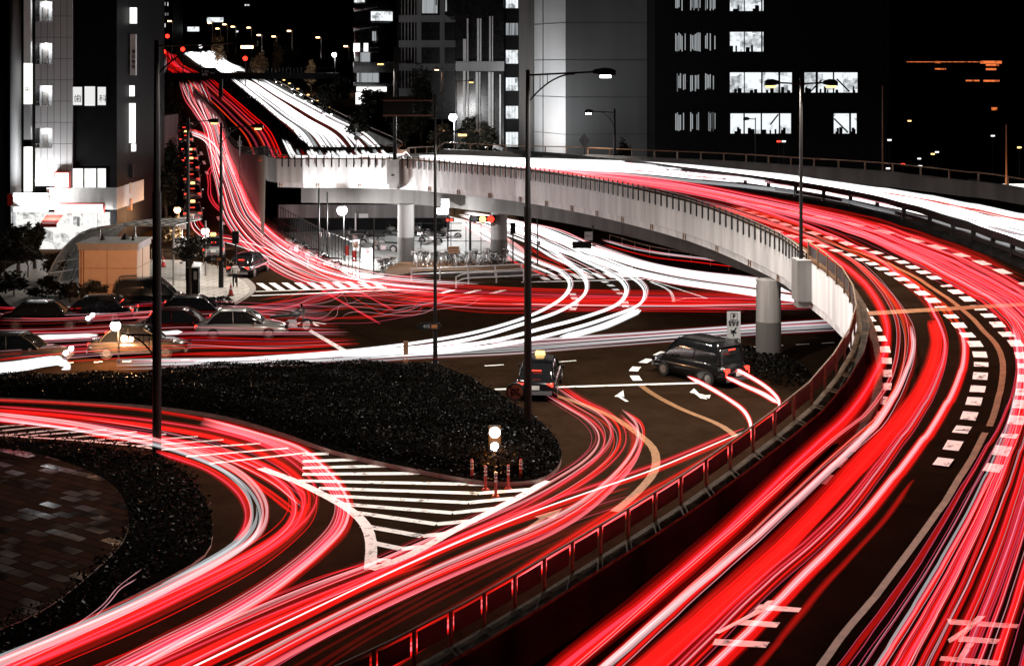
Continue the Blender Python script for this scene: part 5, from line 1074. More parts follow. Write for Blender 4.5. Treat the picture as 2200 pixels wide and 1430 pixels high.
def tree(label, base, H, rx, rz, n=1800, size=.14, seed=1, m='leaf', trunk=.14, crown0=.35, group=None, ry=None, clumps=16, name='tree', cat='tree'):
    r = np.random.default_rng(seed); b = np.array(base, float); root = empty(name, tuple(b), label, cat, group); ry = ry or rx
    mb = MB(); top = b + (0, 0, H * .8); t = np.linspace(0, 1, 7)[:, None]; path = b + (top - b) * t + r.normal(0, .05 * H / 6, (7, 3)) * np.sin(t * 3)
    mb.tube(path, np.linspace(trunk, trunk * .3, 7), 8); cz = H * (crown0 + 1) / 2; cc = []
    for i in range(clumps):
        u = r.normal(0, 1, 3); u /= np.linalg.norm(u); u *= r.uniform(.35, 1) ; cc.append(b + np.array([u[0] * rx * .75, u[1] * ry * .75, cz + u[2] * rz * .78]))
        if i < 12: k = int(r.integers(2, 6)); mb.tube(spline([path[k], (path[k] + cc[-1]) / 2 + (0, 0, .1 * H * .3), cc[-1]], 6), np.linspace(trunk * .35, .015, 6), 5)
    mb.build('trunk', M['bark'], root); per = n // clumps; P_ = []
    for c in cc: q = r.normal(0, 1, (per, 3)); q /= np.linalg.norm(q, axis=1)[:, None] + 1e-6; P_.append(c + q * np.array([rx, ry, rz]) * .40 * r.uniform(.25, 1.05, (per, 1)))
    leaf_obj('crown', np.vstack(P_), size, M[m], root, r); return root
def gtree(label, px, py_top, px_w, d, **k):
    """tree standing at distance d whose top is at row py_top and whose crown is px_w wide in the photograph"""
    X = (px - 1100) * sc(d); g = k.pop('g', float(ground_z(X, d))); H = CH - (py_top - HY) * sc(d) - g; rx = px_w * sc(d) / 2; c0 = k.pop('c0', .3)
    return tree(label, (X, d, g), H, rx, H * (1 - c0) / 2, crown0=c0, **k)
GS = 'trees along the pavement left of the street'
for i, (px, yt, w, d, lab) in enumerate([(352,168,52,205,'farthest of the street trees, crown beside the footbridge'), (366,205,56,180,'dark street tree below the stairway'), (360,245,62,158,'street tree beside the shop signs, middle of its row'), (368,300,60,140,'street tree left of the queue of red tail lights'), (357,355,56,124,'street tree with the orange lamp at its foot'), (372,455,52,108,'nearest street tree, brown-lit above the parking sign')]):
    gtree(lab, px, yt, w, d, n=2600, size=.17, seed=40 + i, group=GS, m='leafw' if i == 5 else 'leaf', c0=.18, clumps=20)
for i, (px, yt, w, d, lab, mm) in enumerate([(905,135,82,172,'tall black tree crown before the gridded office','leaf'), (945,240,70,150,'dark tree under the orange lamp','leaf'), (800,180,60,190,'small tree silhouetted on the glowing shopfront','leaf'), (735,155,50,215,'dark tree at the footbridge end','leaf'),
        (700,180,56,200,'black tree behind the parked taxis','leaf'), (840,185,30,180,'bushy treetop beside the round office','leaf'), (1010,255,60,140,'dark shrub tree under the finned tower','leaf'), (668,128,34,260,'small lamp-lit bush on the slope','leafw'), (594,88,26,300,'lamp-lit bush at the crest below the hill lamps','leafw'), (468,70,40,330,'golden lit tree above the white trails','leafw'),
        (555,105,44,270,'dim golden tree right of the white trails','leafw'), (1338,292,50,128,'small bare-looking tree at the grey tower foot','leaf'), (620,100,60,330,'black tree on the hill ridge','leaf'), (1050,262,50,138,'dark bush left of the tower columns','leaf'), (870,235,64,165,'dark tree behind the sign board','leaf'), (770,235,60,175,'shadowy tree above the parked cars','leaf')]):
    gtree(lab, px, yt, w, d, n=2000, size=.2, seed=60 + i, m=mm, c0=.15, clumps=16)
b = P(409, 640); tree('small delicate dark tree growing in the planting strip on the corner', (b[0], b[1], .16), 3.9, 1.35, 1.1, n=1500, size=.09, seed=91, trunk=.09, crown0=.45, clumps=18)
for i, (px, py, d, w) in enumerate([(40,470,96,80),(-20,480,94,80),(75,480,98,50)]):
    gtree(['dark leafy tree against the cafe front', 'black tree cut by the left edge', 'thin dark tree in front of the glass canopy'][i], px, py, w, d, n=2200, size=.15, seed=80 + i, c0=.2)
# black shrubs below the kiosk
SH = 'low black shrubs along the far kerb'
for i, (px, py, w) in enumerate([(30,640,90),(90,650,80),(150,655,70),(205,660,60),(270,655,50),(-30,640,80),(60,600,90),(10,590,90),(120,615,70)]):
    b = P(px, py); tree(['low black shrub at the kerb', 'dark shrub clump at the kerb', 'small rounded shrub at the kerb'][i % 3] + ', ' + ['second', 'third', 'fourth', 'in front of the kiosk corner', 'under the kiosk joint', 'leftmost', 'second row right', 'second row leftmost', 'second row by the canopy'][i] + ' along the row', (b[0], b[1], .14), 1.5 if i < 6 else 2.6, w * b[1] / FPX / 2, .7, n=900, size=.10, seed=100 + i, trunk=.05, crown0=.05, group=SH, clumps=12, name='shrub', cat='shrub')
# the hedge island
def mass(name, w, n, h, size, m, seed, label, cat, edge=1.0):
    r = np.random.default_rng(seed); q = poly_in(w, n, seed)
    # distance to the outline, for a rounded shoulder
    ww = w[::2]; dd = np.full(n, 1e9)
    for i in range(0, len(ww)):
        a, b_ = ww[i, :2], ww[(i + 1) % len(ww), :2]; e = b_ - a; t = (((q - a) @ e) / (e @ e + 1e-9)).clip(0, 1); dd = np.minimum(dd, np.linalg.norm(q - (a + t[:, None] * e), axis=1))
    top = h * np.sqrt(np.clip(dd / edge, 0.02, 1)) * (1 + .10 * np.sin(q[:, 0] * 1.9 + np.sin(q[:, 1] * 1.3) * 2) + .08 * np.sin(q[:, 1] * 2.7))
    z = top * np.where(r.random(n) < .75, r.uniform(.88, 1.08, n), r.uniform(.2, 1, n))
    z += (r.random(n) < .012) * r.uniform(.05, .3, n)
    C = np.stack([q[:, 0], q[:, 1], ground_z(q[:, 0], q[:, 1]) + .14 + z], 1)
    o = leaf_obj(name, C, size, M[m], None, r); return tag(o, label, cat, kind='stuff')
def solid_core(w, h, inset, label, name):
    c = w.mean(0); mb = MB(); n = len(w); T = np.roll(w, -1, 0) - np.roll(w, 1, 0); T /= np.linalg.norm(T, axis=1)[:, None]; N = np.stack([-T[:, 1], T[:, 0], 0 * T[:, 0]], 1)
    if ((w + N * .1 - c) ** 2).sum() > ((w - c) ** 2).sum(): N = -N
    t = w + N * inset; t[:, 2] = h; b_ = w + N * inset * .7; b_[:, 2] = .1
    mb.add(np.vstack([t, b_]), [tuple(range(n))] + [((i + 1) % n, i, n + i, n + (i + 1) % n) for i in range(n)]); o = mb.build(name, M['soil']); return tag(o, kind='structure')
solid_core(w_hedge, .5, .7, '', 'soil_bed')
mass('hedge', w_hedge, 90000, .62, .045, 'leafd', 5, 'big black clipped hedge of small glossy leaves filling the central traffic island', 'hedge')
mass('ground_cover', w_strip2, 2500, .45, .07, 'leaf', 6, 'low leafy ground cover edging the pale paved corner', 'ground cover', .4)
rr = np.random.default_rng(9); q = w_medhill[:, :2]; ii = rr.integers(0, len(q), 9000); tt = rr.random(9000)
C = np.stack([q[ii, 0] + rr.uniform(-1.0, 1.0, 9000), q[ii, 1] + rr.uniform(-1.2, 1.2, 9000), w_medhill[ii, 2] + rr.uniform(.3, 1.5, 9000)], 1)
tag(leaf_obj('hedge_leaves', C, .12, M['leafd'], None, rr), 'loose dark leaves along the hill median hedge', 'hedge', kind='stuff')
# rim planting round the brick plaza
wc = w_corner; 
def ring_mass():
    r = np.random.default_rng(12); q = poly_in(w_corner, 30000, 12); X1, Y1 = w_brick[:, 0], w_brick[:, 1]; X2, Y2 = np.roll(X1, -1), np.roll(Y1, -1)
    c = ((Y1 > q[:, 1:2]) != (Y2 > q[:, 1:2])) & (q[:, 0:1] < (X2 - X1) * (q[:, 1:2] - Y1) / (Y2 - Y1 + 1e-12) + X1); q = q[(c.sum(1) % 2) == 0]
    z = .12 + r.uniform(0, .42, len(q)); C = np.stack([q[:, 0], q[:, 1], z], 1); return tag(leaf_obj('ground_cover', C, .055, M['leafd'], None, r), 'dark ground cover ringing the wet brick plaza at lower left', 'ground cover', kind='stuff')
ring_mass()
mass('ground_cover', trace([(1570,775),(1600,768),(1640,775),(1700,790),(1740,815),(1700,840),(1620,822)], 40)[:-1], 3000, .5, .07, 'leafd', 16, 'dark tufted planting round the foot of the nearest pier', 'ground cover', .4)
# ================================================================ VEHICLES
def paint(name, c, rough=.22, metal=.2):
    m = mat(name, c, rough, metal, var=.04, spec=.4, coat=.35); return m
PB, PW, PR, PT, PG = paint('black_car_paint', (.008, .008, .009)), paint('white_car_paint', (.30, .30, .29)), paint('red_car_paint', (.07, .005, .003)), paint('beige_car_paint', (.07, .06, .045)), paint('grey_car_paint', (.15, .15, .16))
M['tyre'] = mat('tyre_rubber', (.015, .015, .015), .8); M['rim'] = mat('wheel_rim', (.5, .5, .5), .3, .9); M['plate'] = mat('number_plate', (.7, .7, .66), .5)
def ring_body(y, w, z0, zb, zt, tw):
    return [(-w * .9, y, z0), (-w, y, z0 + .15), (-w, y, (z0 + zb) / 2 + .05), (-w * .96, y, zb), (-tw, y, zt), (0, y, zt + .02), (tw, y, zt), (w * .96, y, zb), (w, y, (z0 + zb) / 2 + .05), (w, y, z0 + .15), (w * .9, y, z0)]
def make_car(kind, pm, label, group, tail=False, head=False, sign=False, cat='car', name='parked_car'):
    root = empty(name, (0, 0, 0), label, cat, group); van = kind == 'van'
    L_, W, H = (4.7, .86, 1.48) if not van else (4.8, .90, 1.92)
    zb = .78 if not van else .95
    st = [(-2.35, .62, .38, .62, .66, .45), (-2.3, .78, .28, .74, .80, .55), (-1.9, .85, .22, zb, zb + .07, .70), (-1.2, W, .20, zb + .02, zb + .08, .72), (0, W, .20, zb, zb + .06, .74), (.9, W, .20, zb - .02, zb + .04, .72), (1.5, .85, .20, zb - .06, zb + (.02 if not van else .06), .66), (2.0, .80, .24, .64 if not van else .8, .70 if not van else .86, .55), (2.28, .70, .30, .55, .60, .42), (2.35, .55, .36, .5, .54, .3)]
    mb = MB(); mb.loft([ring_body(*s) for s in st], close=True); body = mb.build('body', pm, root, smooth=True)
    if not van: g0, g1 = [(-1.75, .70), (-1.1, .60), (.35, .60), (1.15, .68)], H
    rb = [(-2.0 if van else -1.78), (-1.75 if van else -1.15), (.55 if van else .30), (1.45 if van else 1.12)]
    bw, tw = (.80, .70) if van else (.77, .60); z0 = zb + .03
    def cab(f, wsc, zo, a, b_):
        rows = []
        for t in np.linspace(a, b_, 12):
            # t runs rear to front over the glasshouse; height rises and falls along it
            y = rb[0] + (rb[3] - rb[0]) * t; hr = min(1, (y - rb[0]) / (rb[1] - rb[0])) ; hf = min(1, (rb[3] - y) / (rb[3] - rb[2])); h = max(0, min(hr, hf)); h = h ** .8
            zt = z0 + (H - z0) * h * (1 - .03 * abs(t - .45)); w1 = bw + (tw - bw) * h
            rows.append([(-bw * wsc, y, z0), (-(bw + w1) / 2 * wsc, y, (z0 + zt) / 2), (-w1 * wsc, y, zt - .05 * h + zo), (-w1 * .6 * wsc, y, zt + zo), (w1 * .6 * wsc, y, zt + zo), (w1 * wsc, y, zt - .05 * h + zo), ((bw + w1) / 2 * wsc, y, (z0 + zt) / 2), (bw * wsc, y, z0)][f[0]:f[1]])
        return rows
    mb = MB(); mb.loft(cab((0, 8), 1, 0, 0, 1)); mb.build('window', M['glassd'], root, smooth=True)
    ta, tb_ = (rb[1] - rb[0]) / (rb[3] - rb[0]) - .02, (rb[2] - rb[0]) / (rb[3] - rb[0]) + .03
    mb = MB(); mb.loft(cab((2, 6), 1.015, .018, ta, tb_))
    lo = [(-bw, rb[0], z0), (bw, rb[0], z0), (bw, rb[3], z0), (-bw, rb[3], z0)]; hi = [(-tw, rb[1], H - .06), (tw, rb[1], H - .06), (tw, rb[2], H - .06), (-tw, rb[2], H - .06)]
    for a_, b_ in zip(lo, hi): mb.tube(spline([a_, tuple((np.array(a_) + np.array(b_)) / 2 + (0, 0, .07)), b_], 6), .035, 5)
    for sx in (-1, 1): mb.tube([(sx * bw * 1.0, (rb[0] + rb[3]) / 2 - .05, z0), (sx * tw * 1.01, (rb[1] + rb[2]) / 2, H - .05)], .03, 4)
    mb.build('roof', pm, root, smooth=True)
    for sx in (-1, 1):
        for y in (-1.4, 1.42):
            mb = MB(); mb.tube([(sx * (W - .20), y, .31), (sx * (W + .005), y, .31)], .31, 18); t_ = mb.build('wheel', M['tyre'], root); mb = MB(); mb.tube([(sx * (W - .1), y, .31), (sx * (W + .015), y, .31)], .19, 12); mb.build('rim', M['rim'], t_)
        mb = MB(); mb.box((sx * .52, 2.31, .60), (.32, .16, .15)); mb.build('headlight', E['lamp'] if head else M['glassd'], root)
        mb = MB(); mb.box((sx * .62, -2.26, .70), (.26, .14, .15 if not van else .3)); mb.build('taillight', E['tail'] if tail else M['redp'], root)
        mb = MB(); mb.box((sx * (W + .07), .75, zb + .08), (.16, .1, .12)); mb.build('mirror', pm, root)
    for y_ in (-2.34, 2.34): mb = MB(); mb.box((0, y_, .38), (1.4, .12, .16)); mb.build('bumper', PG, root)
    mb = MB(); mb.box((0, -2.40, .60), (.36, .02, .17)); mb.build('number_plate', M['plate'], root)
    if tail: mb = MB(); mb.box((0, -1.62 if not van else -1.98, H - .32), (.4, .03, .05)); mb.build('brake_light', E['tail'], root)
    if sign: mb = MB(); mb.box((0, .1, H + .1), (.45, .16, .16), taper=.8); mb.build('roof_sign', E['amber'], root)
    return root
protos = {}
def place(key, label, px, py, rz, group=None, surf='g', s=1.0, z=0.0, **k):
    k_ = (key, tuple(sorted((a, str(b)) for a, b in k.items())))
    if k_ not in protos: o = protos[k_] = make_car(label=label, group=group, **k)
    else: o = copy_tree(protos[k_])
    o['label'] = label
    if group: o['group'] = group
    elif 'group' in o: del o['group']
    w = P(px, py, surf); o.location = (w[0], w[1], w[2] + z); o.rotation_euler[2] = R_(rz); o.scale = (s, s, s); return o
place('a', 'black saloon stopped before the zebra crossing with brake lights glowing', 535, 588, -8, kind='sedan', pm=PB, tail=True, name='stopped_car')
place('b', 'white taxi with a lit roof sign waiting behind the corner railing', 458, 548, 12, kind='sedan', pm=PW, tail=True, sign=True, name='taxi', cat='taxi')
place('c', 'black taxi with red tail lights at the stop line beside the lamp post', 1160, 836, -6, kind='sedan', pm=PB, tail=True, sign=True, name='taxi', cat='taxi')
place('d', 'black van pulling away to the left of the parking sign', 1503, 812, 38, kind='van', pm=PB, tail=True, name='van', cat='van')
Q = 'cars queueing along the left kerb of the street'
for i, (px, py, pm, sg, lab) in enumerate([(414,470,PG,1,'grey taxi at the tail of the kerb queue, nearest the parking sign'), (414,428,PW,1,'white taxi second from the near end of the kerb queue'), (412,396,PW,0,'white saloon midway along the kerb queue'), (411,371,PB,1,'black taxi midway along the kerb queue, red lights blazing'),
        (409,351,PW,1,'white taxi fourth from the far end of the kerb queue'), (405,331,PB,0,'black saloon third from the far end of the kerb queue'), (400,310,PG,1,'grey taxi second from the far end of the kerb queue'), (396,292,PB,0,'black saloon leading the kerb queue at the far end'), (381,356,PB,0,'black saloon half hidden by street trees beside the queue')]):
    place('q%d%d' % (sg, id(pm) % 97), lab, px, py, 12, Q, kind='sedan', pm=pm, tail=True, sign=bool(sg), name='queued_car')
Q = 'taxis parked down the right side of the hill'
for i, (px, py, lab) in enumerate([(592,183,'highest taxi parked beside the white hill trails'), (604,190,'second highest taxi beside the white hill trails'), (616,198,'third highest taxi on the hill, lights white'), (634,211,'fourth taxi down the hill with a bright grille'), (656,225,'fifth taxi down, just below the lit bush'), (676,238,'sixth taxi down the row on the hill'), (699,254,'seventh taxi down, with dazzling headlights'), (762,284,'lowest taxi, apart from the row near the round signs')]):
    place('h', lab, px + 6, py, 188, Q, surf='d', kind='sedan', pm=PG, head=True, sign=True, name='hill_taxi', cat='taxi')
place('j1', 'white hatchback stopped sideways in the junction beyond the hedge', 520, 724, -84, kind='sedan', pm=PW, tail=True, name='crossing_car')
place('j2', 'red saloon behind the tall lamp post in the left of the junction', 390, 722, -86, kind='sedan', pm=PR, tail=True, name='crossing_car')
place('j3', 'pale beige saloon low in the junction just above the hedge', 300, 764, -87, kind='sedan', pm=PT, tail=True, name='crossing_car')
place('j4', 'beige saloon with bright headlights at the far left edge', 40, 782, -86, kind='sedan', pm=PT, head=True, name='crossing_car')
place('j5', 'black saloon at the far left beneath the shrubs', 100, 705, -86, kind='sedan', pm=PB, head=True, name='crossing_car')
place('j6', 'black saloon passing in front of the kiosk', 200, 690, 92, kind='sedan', pm=PB, tail=True, name='crossing_car')
place('j7', 'black saloon at the kerb under the planting strip', 420, 692, -82, kind='sedan', pm=PB, tail=True, name='crossing_car')
place('j8', 'black van at the right wall of the tan kiosk', 322, 668, -80, kind='van', pm=PB, name='van', cat='van')

def torus(mb, c, R1, r, n=20, k=6, ax='x', mi=0):
    a = np.linspace(0, 2 * math.pi, n + 1); p = np.stack([0 * a, np.cos(a) * R1, np.sin(a) * R1], 1) + c; mb.tube(p, r, k, mi, cap=False)
def make_motorcycle(label, group, pm, name='motorcycle'):
    root = empty(name, (0, 0, 0), label, 'motorcycle', group)
    for y in (-.7, .72):
        mb = MB(); torus(mb, np.array([0, y, .31]), .25, .065); w_ = mb.build('wheel', M['tyre'], root); mb = MB(); mb.tube([(-.04, y, .31), (.04, y, .31)], .17, 12); mb.build('rim', M['rim'], w_)
    mb = MB(); mb.tube([(0, .72, .31), (0, .48, .9)], .035, 6); mb.tube([(0, -.7, .31), (0, -.1, .35), (0, .45, .8)], .04, 6); mb.tube([(0, -.8, .75), (0, .4, .72)], .04, 6); mb.build('frame', M['steel'], root)
    mb = MB(); mb.box((0, .05, .42), (.3, .45, .32), taper=.8); mb.tube([(.14, -.9, .33), (.14, 0, .28)], .05, 8); mb.build('engine', M['rim'], root)
    mb = MB(); mb.loft([[(-w, y, z), (-w * .9, y, z + h), (0, y, z + h * 1.15), (w * .9, y, z + h), (w, y, z)] for y, w, z, h in ((-.05, .08, .78, .1), (.1, .15, .76, .2), (.35, .15, .76, .22), (.5, .07, .8, .12))], close=True); mb.build('tank', pm, root, smooth=True)
    mb = MB(); mb.box((0, -.4, .80), (.24, .7, .1), taper=.85); mb.box((0, -.85, .78), (.2, .25, .1)); mb.build('seat', M['black'], root)
    mb = MB(); mb.tube([(-.36, .36, 1.02), (-.2, .46, 1.0), (.2, .46, 1.0), (.36, .36, 1.02)], .02, 6); mb.tube([(-.2, .46, 1.0), (-.28, .5, 1.2)], .01, 4); mb.tube([(.2, .46, 1.0), (.28, .5, 1.2)], .01, 4); mb.build('handlebar', M['steel'], root)
    mb = MB(); mb.tube([(0, .52, .86), (0, .66, .86)], [.08, .1], 10); mb.build('headlamp', M['rim'], root)
    mb = MB(); mb.loft([[(-.18, .6, .9), (0, .68, .88), (.18, .6, .9)], [(-.15, .45, 1.25), (0, .52, 1.3), (.15, .45, 1.25)]]); mb.build('windscreen', M['glassd'], root)
    return root
def make_bicycle(label, group, pm):
    root = empty('bicycle', (0, 0, 0), label, 'bicycle', group)
    for y in (-.52, .52):
        mb = MB(); torus(mb, np.array([0, y, .33]), .31, .022, 16, 4)
        for a in range(0, 180, 45): q = R_(a); mb.tube([(0, y - .3 * math.cos(q), .33 - .3 * math.sin(q)), (0, y + .3 * math.cos(q), .33 + .3 * math.sin(q))], .005, 3)
        mb.build('wheel', M['rim'], root)
    mb = MB(); 
    for a, b_ in (((0, -.52, .33), (0, -.05, .3)), ((0, -.05, .3), (0, -.18, .8)), ((0, -.05, .3), (0, .38, .72)), ((0, -.15, .68), (0, .36, .82)), ((0, .34, .95), (0, .52, .33)), ((0, -.52, .33), (0, -.16, .7))): mb.tube([a, b_], .02, 5)
    mb.build('frame', pm, root)
    mb = MB(); mb.box((0, -.2, .86), (.15, .26, .06), taper=.7); mb.build('saddle', M['black'], root)
    mb = MB(); mb.tube([(-.27, .22, 1.0), (-.1, .34, 1.0), (.1, .34, 1.0), (.27, .22, 1.0)], .015, 5); mb.build('handlebar', M['rim'], root)
    mb = MB(); mb.box((0, .62, .78), (.3, .24, .22), taper=1.15); mb.build('basket', M['steel'], root)
    return root
MG = 'motorcycles parked under the flyover'
mp = None
for i, (px, py, rz, lab) in enumerate([(640,548,55,'sports motorcycle nearest the ramp wall under the flyover'), (664,560,60,'black motorcycle second from the ramp wall'), (706,580,70,'low black motorcycle close to the mesh fence'), (765,522,80,'long chopper motorcycle left of the red bag'), (800,531,100,'motorcycle with a red bag in the middle of the park'), (826,545,75,'white fairing motorcycle before the round pier'),
        (848,510,110,'motorcycle half behind the round pier'), (903,512,60,'motorcycle seen right of the round pier'), (925,528,70,'pale scooter-like motorcycle behind the bicycles'), (965,515,95,'motorcycle below the white lamp panel')]):
    if i in (0, 5): mp = make_motorcycle(lab, MG, PB if i == 0 else PW); o = mp
    else: o = copy_tree(mp)
    o['label'] = lab; w = P(px, py); o.location = (w[0], w[1], .06); o.rotation_euler[2] = R_(rz)
o = make_motorcycle('large touring motorcycle with windscreen alone in the junction', None, PG); w = P(625, 714); o.location = (w[0], w[1], 0); o.rotation_euler[2] = R_(-70); o.scale = (1.15,) * 3; 
BG = 'bicycles parked on the island between the piers'
bp_ = {}
for i in range(30):
    px = 817 + i * 3.2 if i < 8 else 893 + (i - 8) * 9.3; py = (588 - i * 1.2) if i < 8 else 567 + (i % 3) * 2.2
    if 1044 < px < 1098 and i >= 8 and px > 1048 and px < 1092: py -= 4
    c_ = i % 3; lab = ['silver', 'black', 'white'][c_] + ' bicycle in the crowded rack between the two far piers'
    if i < 8: lab = ['silver', 'black', 'white'][c_] + ' bicycle in the cluster left of the round pier'
    if c_ not in bp_: o = bp_[c_] = make_bicycle(lab, BG, [M['steel'], M['black'], M['white']][c_])
    else: o = copy_tree(bp_[c_])
    cn = ['silver', 'black', 'white'][c_]; nth = ['first', 'second', 'third', 'fourth', 'fifth', 'sixth', 'seventh', 'eighth'][(i // 3) if i < 8 else ((i - 8) // 3)]
    lab = nth + ' ' + cn + ' bicycle from the left ' + ('in the cluster beside the round pier' if i < 8 else 'in the island rack between the piers'); o['label'] = lab; o['group'] = BG
    w = P(px, py, 'g', .45 if i >= 8 else 0.06); o.location = (w[0], w[1], .45 if i >= 8 else .06); o.rotation_euler[2] = R_(rng.uniform(-25, 25) + (90 if i % 7 == 5 else 0))

# ================================================================ FENCES, SIGNALS, SIGNS
def fence(name, label, pts, h, gap, rails, m, r=.03, cat='fence', z0=0.0, surf='g', infill=None, group=None):
    w = trace(pts, 60, surf); d_ = np.r_[0, np.cumsum(np.linalg.norm(np.diff(w, axis=0), axis=1))]
    root = empty(name, tuple(w[0] + (0, 0, z0)), label, cat, group); mb = MB()
    for z in rails: q = w.copy(); q[:, 2] += z + z0; mb.tube(q, r * .8, 5)
    mb.build('rail', m, root); pr = None
    for i, s in enumerate(np.arange(0, d_[-1], gap)):
        q = np.array([np.interp(s, d_, w[:, k]) for k in range(3)]) + (0, 0, z0)
        if pr is None: pm_ = MB(); pm_.tube([(0, 0, 0), (0, 0, h)], r, 6); pr = pm_.build('post', m, None); o = pr
        else: o = pr.copy(); col.objects.link(o)
        o.parent = root; o.location = Vector(q) - root.location
    return root
fence('mesh_fence', 'tall black post fence between the curving street and the motorcycle park', [(598,503),(640,529),(700,565),(740,585),(780,604)], 2.4, .85, (.3, 1.2, 2.3), M['black'], .03)
fence('mesh_fence', 'tall black fence behind the bicycles between the far piers', [(872,556),(1000,556),(1120,557)], 2.7, 1.1, (1.3, 2.6), M['black'], .03, z0=.0)
fence('mesh_fence', 'black fence at the back of the motorcycle park', [(640,478),(760,482),(860,486),(960,492)], 1.9, 1.6, (.9, 1.85), M['black'], .03)
fence('guard_rail', 'pale double pipe guard rail along the island kerb', [(884,604),(960,601),(1050,597),(1150,591)], .85, 1.9, (.45, .8), M['white'], .06, cat='guard rail')
fence('guard_rail', 'pale pipe guard rail curving nearer the road, lower of the two', [(980,619),(1000,611),(1070,607),(1160,602)], .75, 1.9, (.38, .7), M['white'], .055, cat='guard rail')
fence('pavement_rail', 'rust-brown railing round the pale paved corner', [(415,570),(450,575),(478,585),(505,601)], .95, 1.1, (.15, .9), M['rust'], .025, cat='railing', z0=.14)
fence('pavement_rail', 'low railing at the back of the paved corner left of the trees', [(325,566),(360,566),(400,567)], .9, .8, (.15, .85), M['rust'], .025, cat='railing', z0=.14)
fence('pipe_rail', 'thin dark railing along the kerb behind the white sheaf of trails', [(1310,522),(1400,548),(1500,566),(1600,590)], .7, 2.4, (.65,), M['rust'], .03, cat='railing')
def sign_root(name, label, px, py, surf='g', cat='sign', dz=0.0): w = P(px, py, surf, dz); return empty(name, tuple(w), label, cat), w
def plate_px(mb, x0, y0, x1, y1, d, th=.03): return bx(mb, x0, y0, x1, y1, d, th)
# parking guide sign
r_, w = sign_root('parking_sign', 'grey parking direction sign with a P and arrow beside the nearest pier', 1574, 780); d = w[1]
mb = MB(); mb.tube([w, (w[0], d, zpx(735, d))], .04, 8); mb.build('pole', M['steel'], r_); mb = MB(); bx(mb, 1562, 669, 1591, 740, d - .1, .04); pl = mb.build('board', M['grey'], r_)
text('lettering', 'P', at(1577, 680, d - .13), .3, M['black'], pl); mb = MB(); 
for a in ((1569.5,673,1570.5,687),(1583.5,673,1584.5,687),(1570,672.5,1584,673.5),(1570,686.5,1584,687.5)): bx(mb, *a, d - .115, .02)
mb.build('border', M['black'], pl)
text('lettering', '赤坂公共\n駐 車 場', at(1576.5, 694, d - .13), .125, M['black'], pl); text('lettering', '四ツ谷方面へ\n右 折', at(1576.5, 731, d - .13), .11, M['black'], pl)
mb = MB()
for a, b_ in (((1576,721),(1576,709)), ((1576,712),(1582,703)), ((1570,709),(1582,714)), ((1571,715),(1577,710))): mb.tube([at(*a, d - .12), at(*b_, d - .12)], .03, 4)
mb.build('arrow', M['black'], pl)
# round no right-turn sign
b = P(1107, 940); d = b[1]; r_ = empty('round_sign', (b[0], d, .16), 'round dark-rimmed sign with a struck-through arrow in the hedge beside the lamp post', 'sign')
mb = MB(); mb.tube([(b[0], d, .16), (b[0], d, zpx(858, d))], .03, 8); mb.build('pole', M['black'], r_)
c = at(1107, 841, d - .06); mb = MB(); mb.tube([c, c + (0, .03, 0)], .34, 32); disc = mb.build('disc', M['tan'], r_)
mb = MB(); a = np.linspace(0, 2 * math.pi, 33); mb.tube(np.stack([c[0] + .32 * np.cos(a), 0 * a + c[1] - .015, c[2] + .32 * np.sin(a)], 1), .04, 5, cap=False); mb.tube([c + (-.24, -.02, .22), c + (.24, -.02, -.22)], .028, 4); mb.build('rim', M['black'], disc)
mb = MB()
for a_, b_ in (((-.14, -.2), (-.14, .08)), ((-.14, .08), (.14, .08)), ((.14, .08), (.06, .16)), ((.14, .08), (.06, .0)), ((-.14, .0), (-.2, -.06)), ((-.14, .0), (-.08, -.06))): mb.tube([c + (a_[0], -.02, a_[1]), c + (b_[0], -.02, b_[1])], .022, 4)
mb.build('arrow', M['black'], disc); text('lettering', '原付', c + np.array([.02, -.03, -.11]), .16, M['black'], disc)
# route marker boards on two lamp posts
for px, py, pole_px, lab in ((922, 701, 935, 'black pointed route board reading 405 on the hedge lamp post'), (462, 557, 475, 'black pointed route board reading 405 above the paved corner')):
    d = P(pole_px, 788 if px > 900 else 622)[1] - .15; r_ = empty('route_board', tuple(at(px, py, d)), lab, 'sign'); k = sc(d)
    mb = MB(); c = at(px, py, d); w_, h_ = (.58, .17) if px > 900 else (.72, .16); o_ = [(-w_, 0), (-w_ + .14, -h_), (w_ - .1, -h_), (w_, 0), (w_ - .1, h_), (-w_ + .14, h_)]
    mb.add([c + (x, 0, z) for x, z in o_] + [c + (x, .05, z) for x, z in o_], [tuple(range(6)), tuple(range(11, 5, -1))] + [((i + 1) % 6, i, 6 + i, 6 + (i + 1) % 6) for i in range(6)]); bd = mb.build('board', M['black'], r_)
    text('lettering', '405', c + np.array([-.12, -.02, 0]), .22, M['grey'], bd); mb = MB(); mb.box(c + np.array([.24, -.01, 0]), (.30, .02, .2)); mb.build('panel', M['rust'], bd); text('lettering', '4番町', c + np.array([.24, -.025, 0]), .1, M['orangep'], bd)
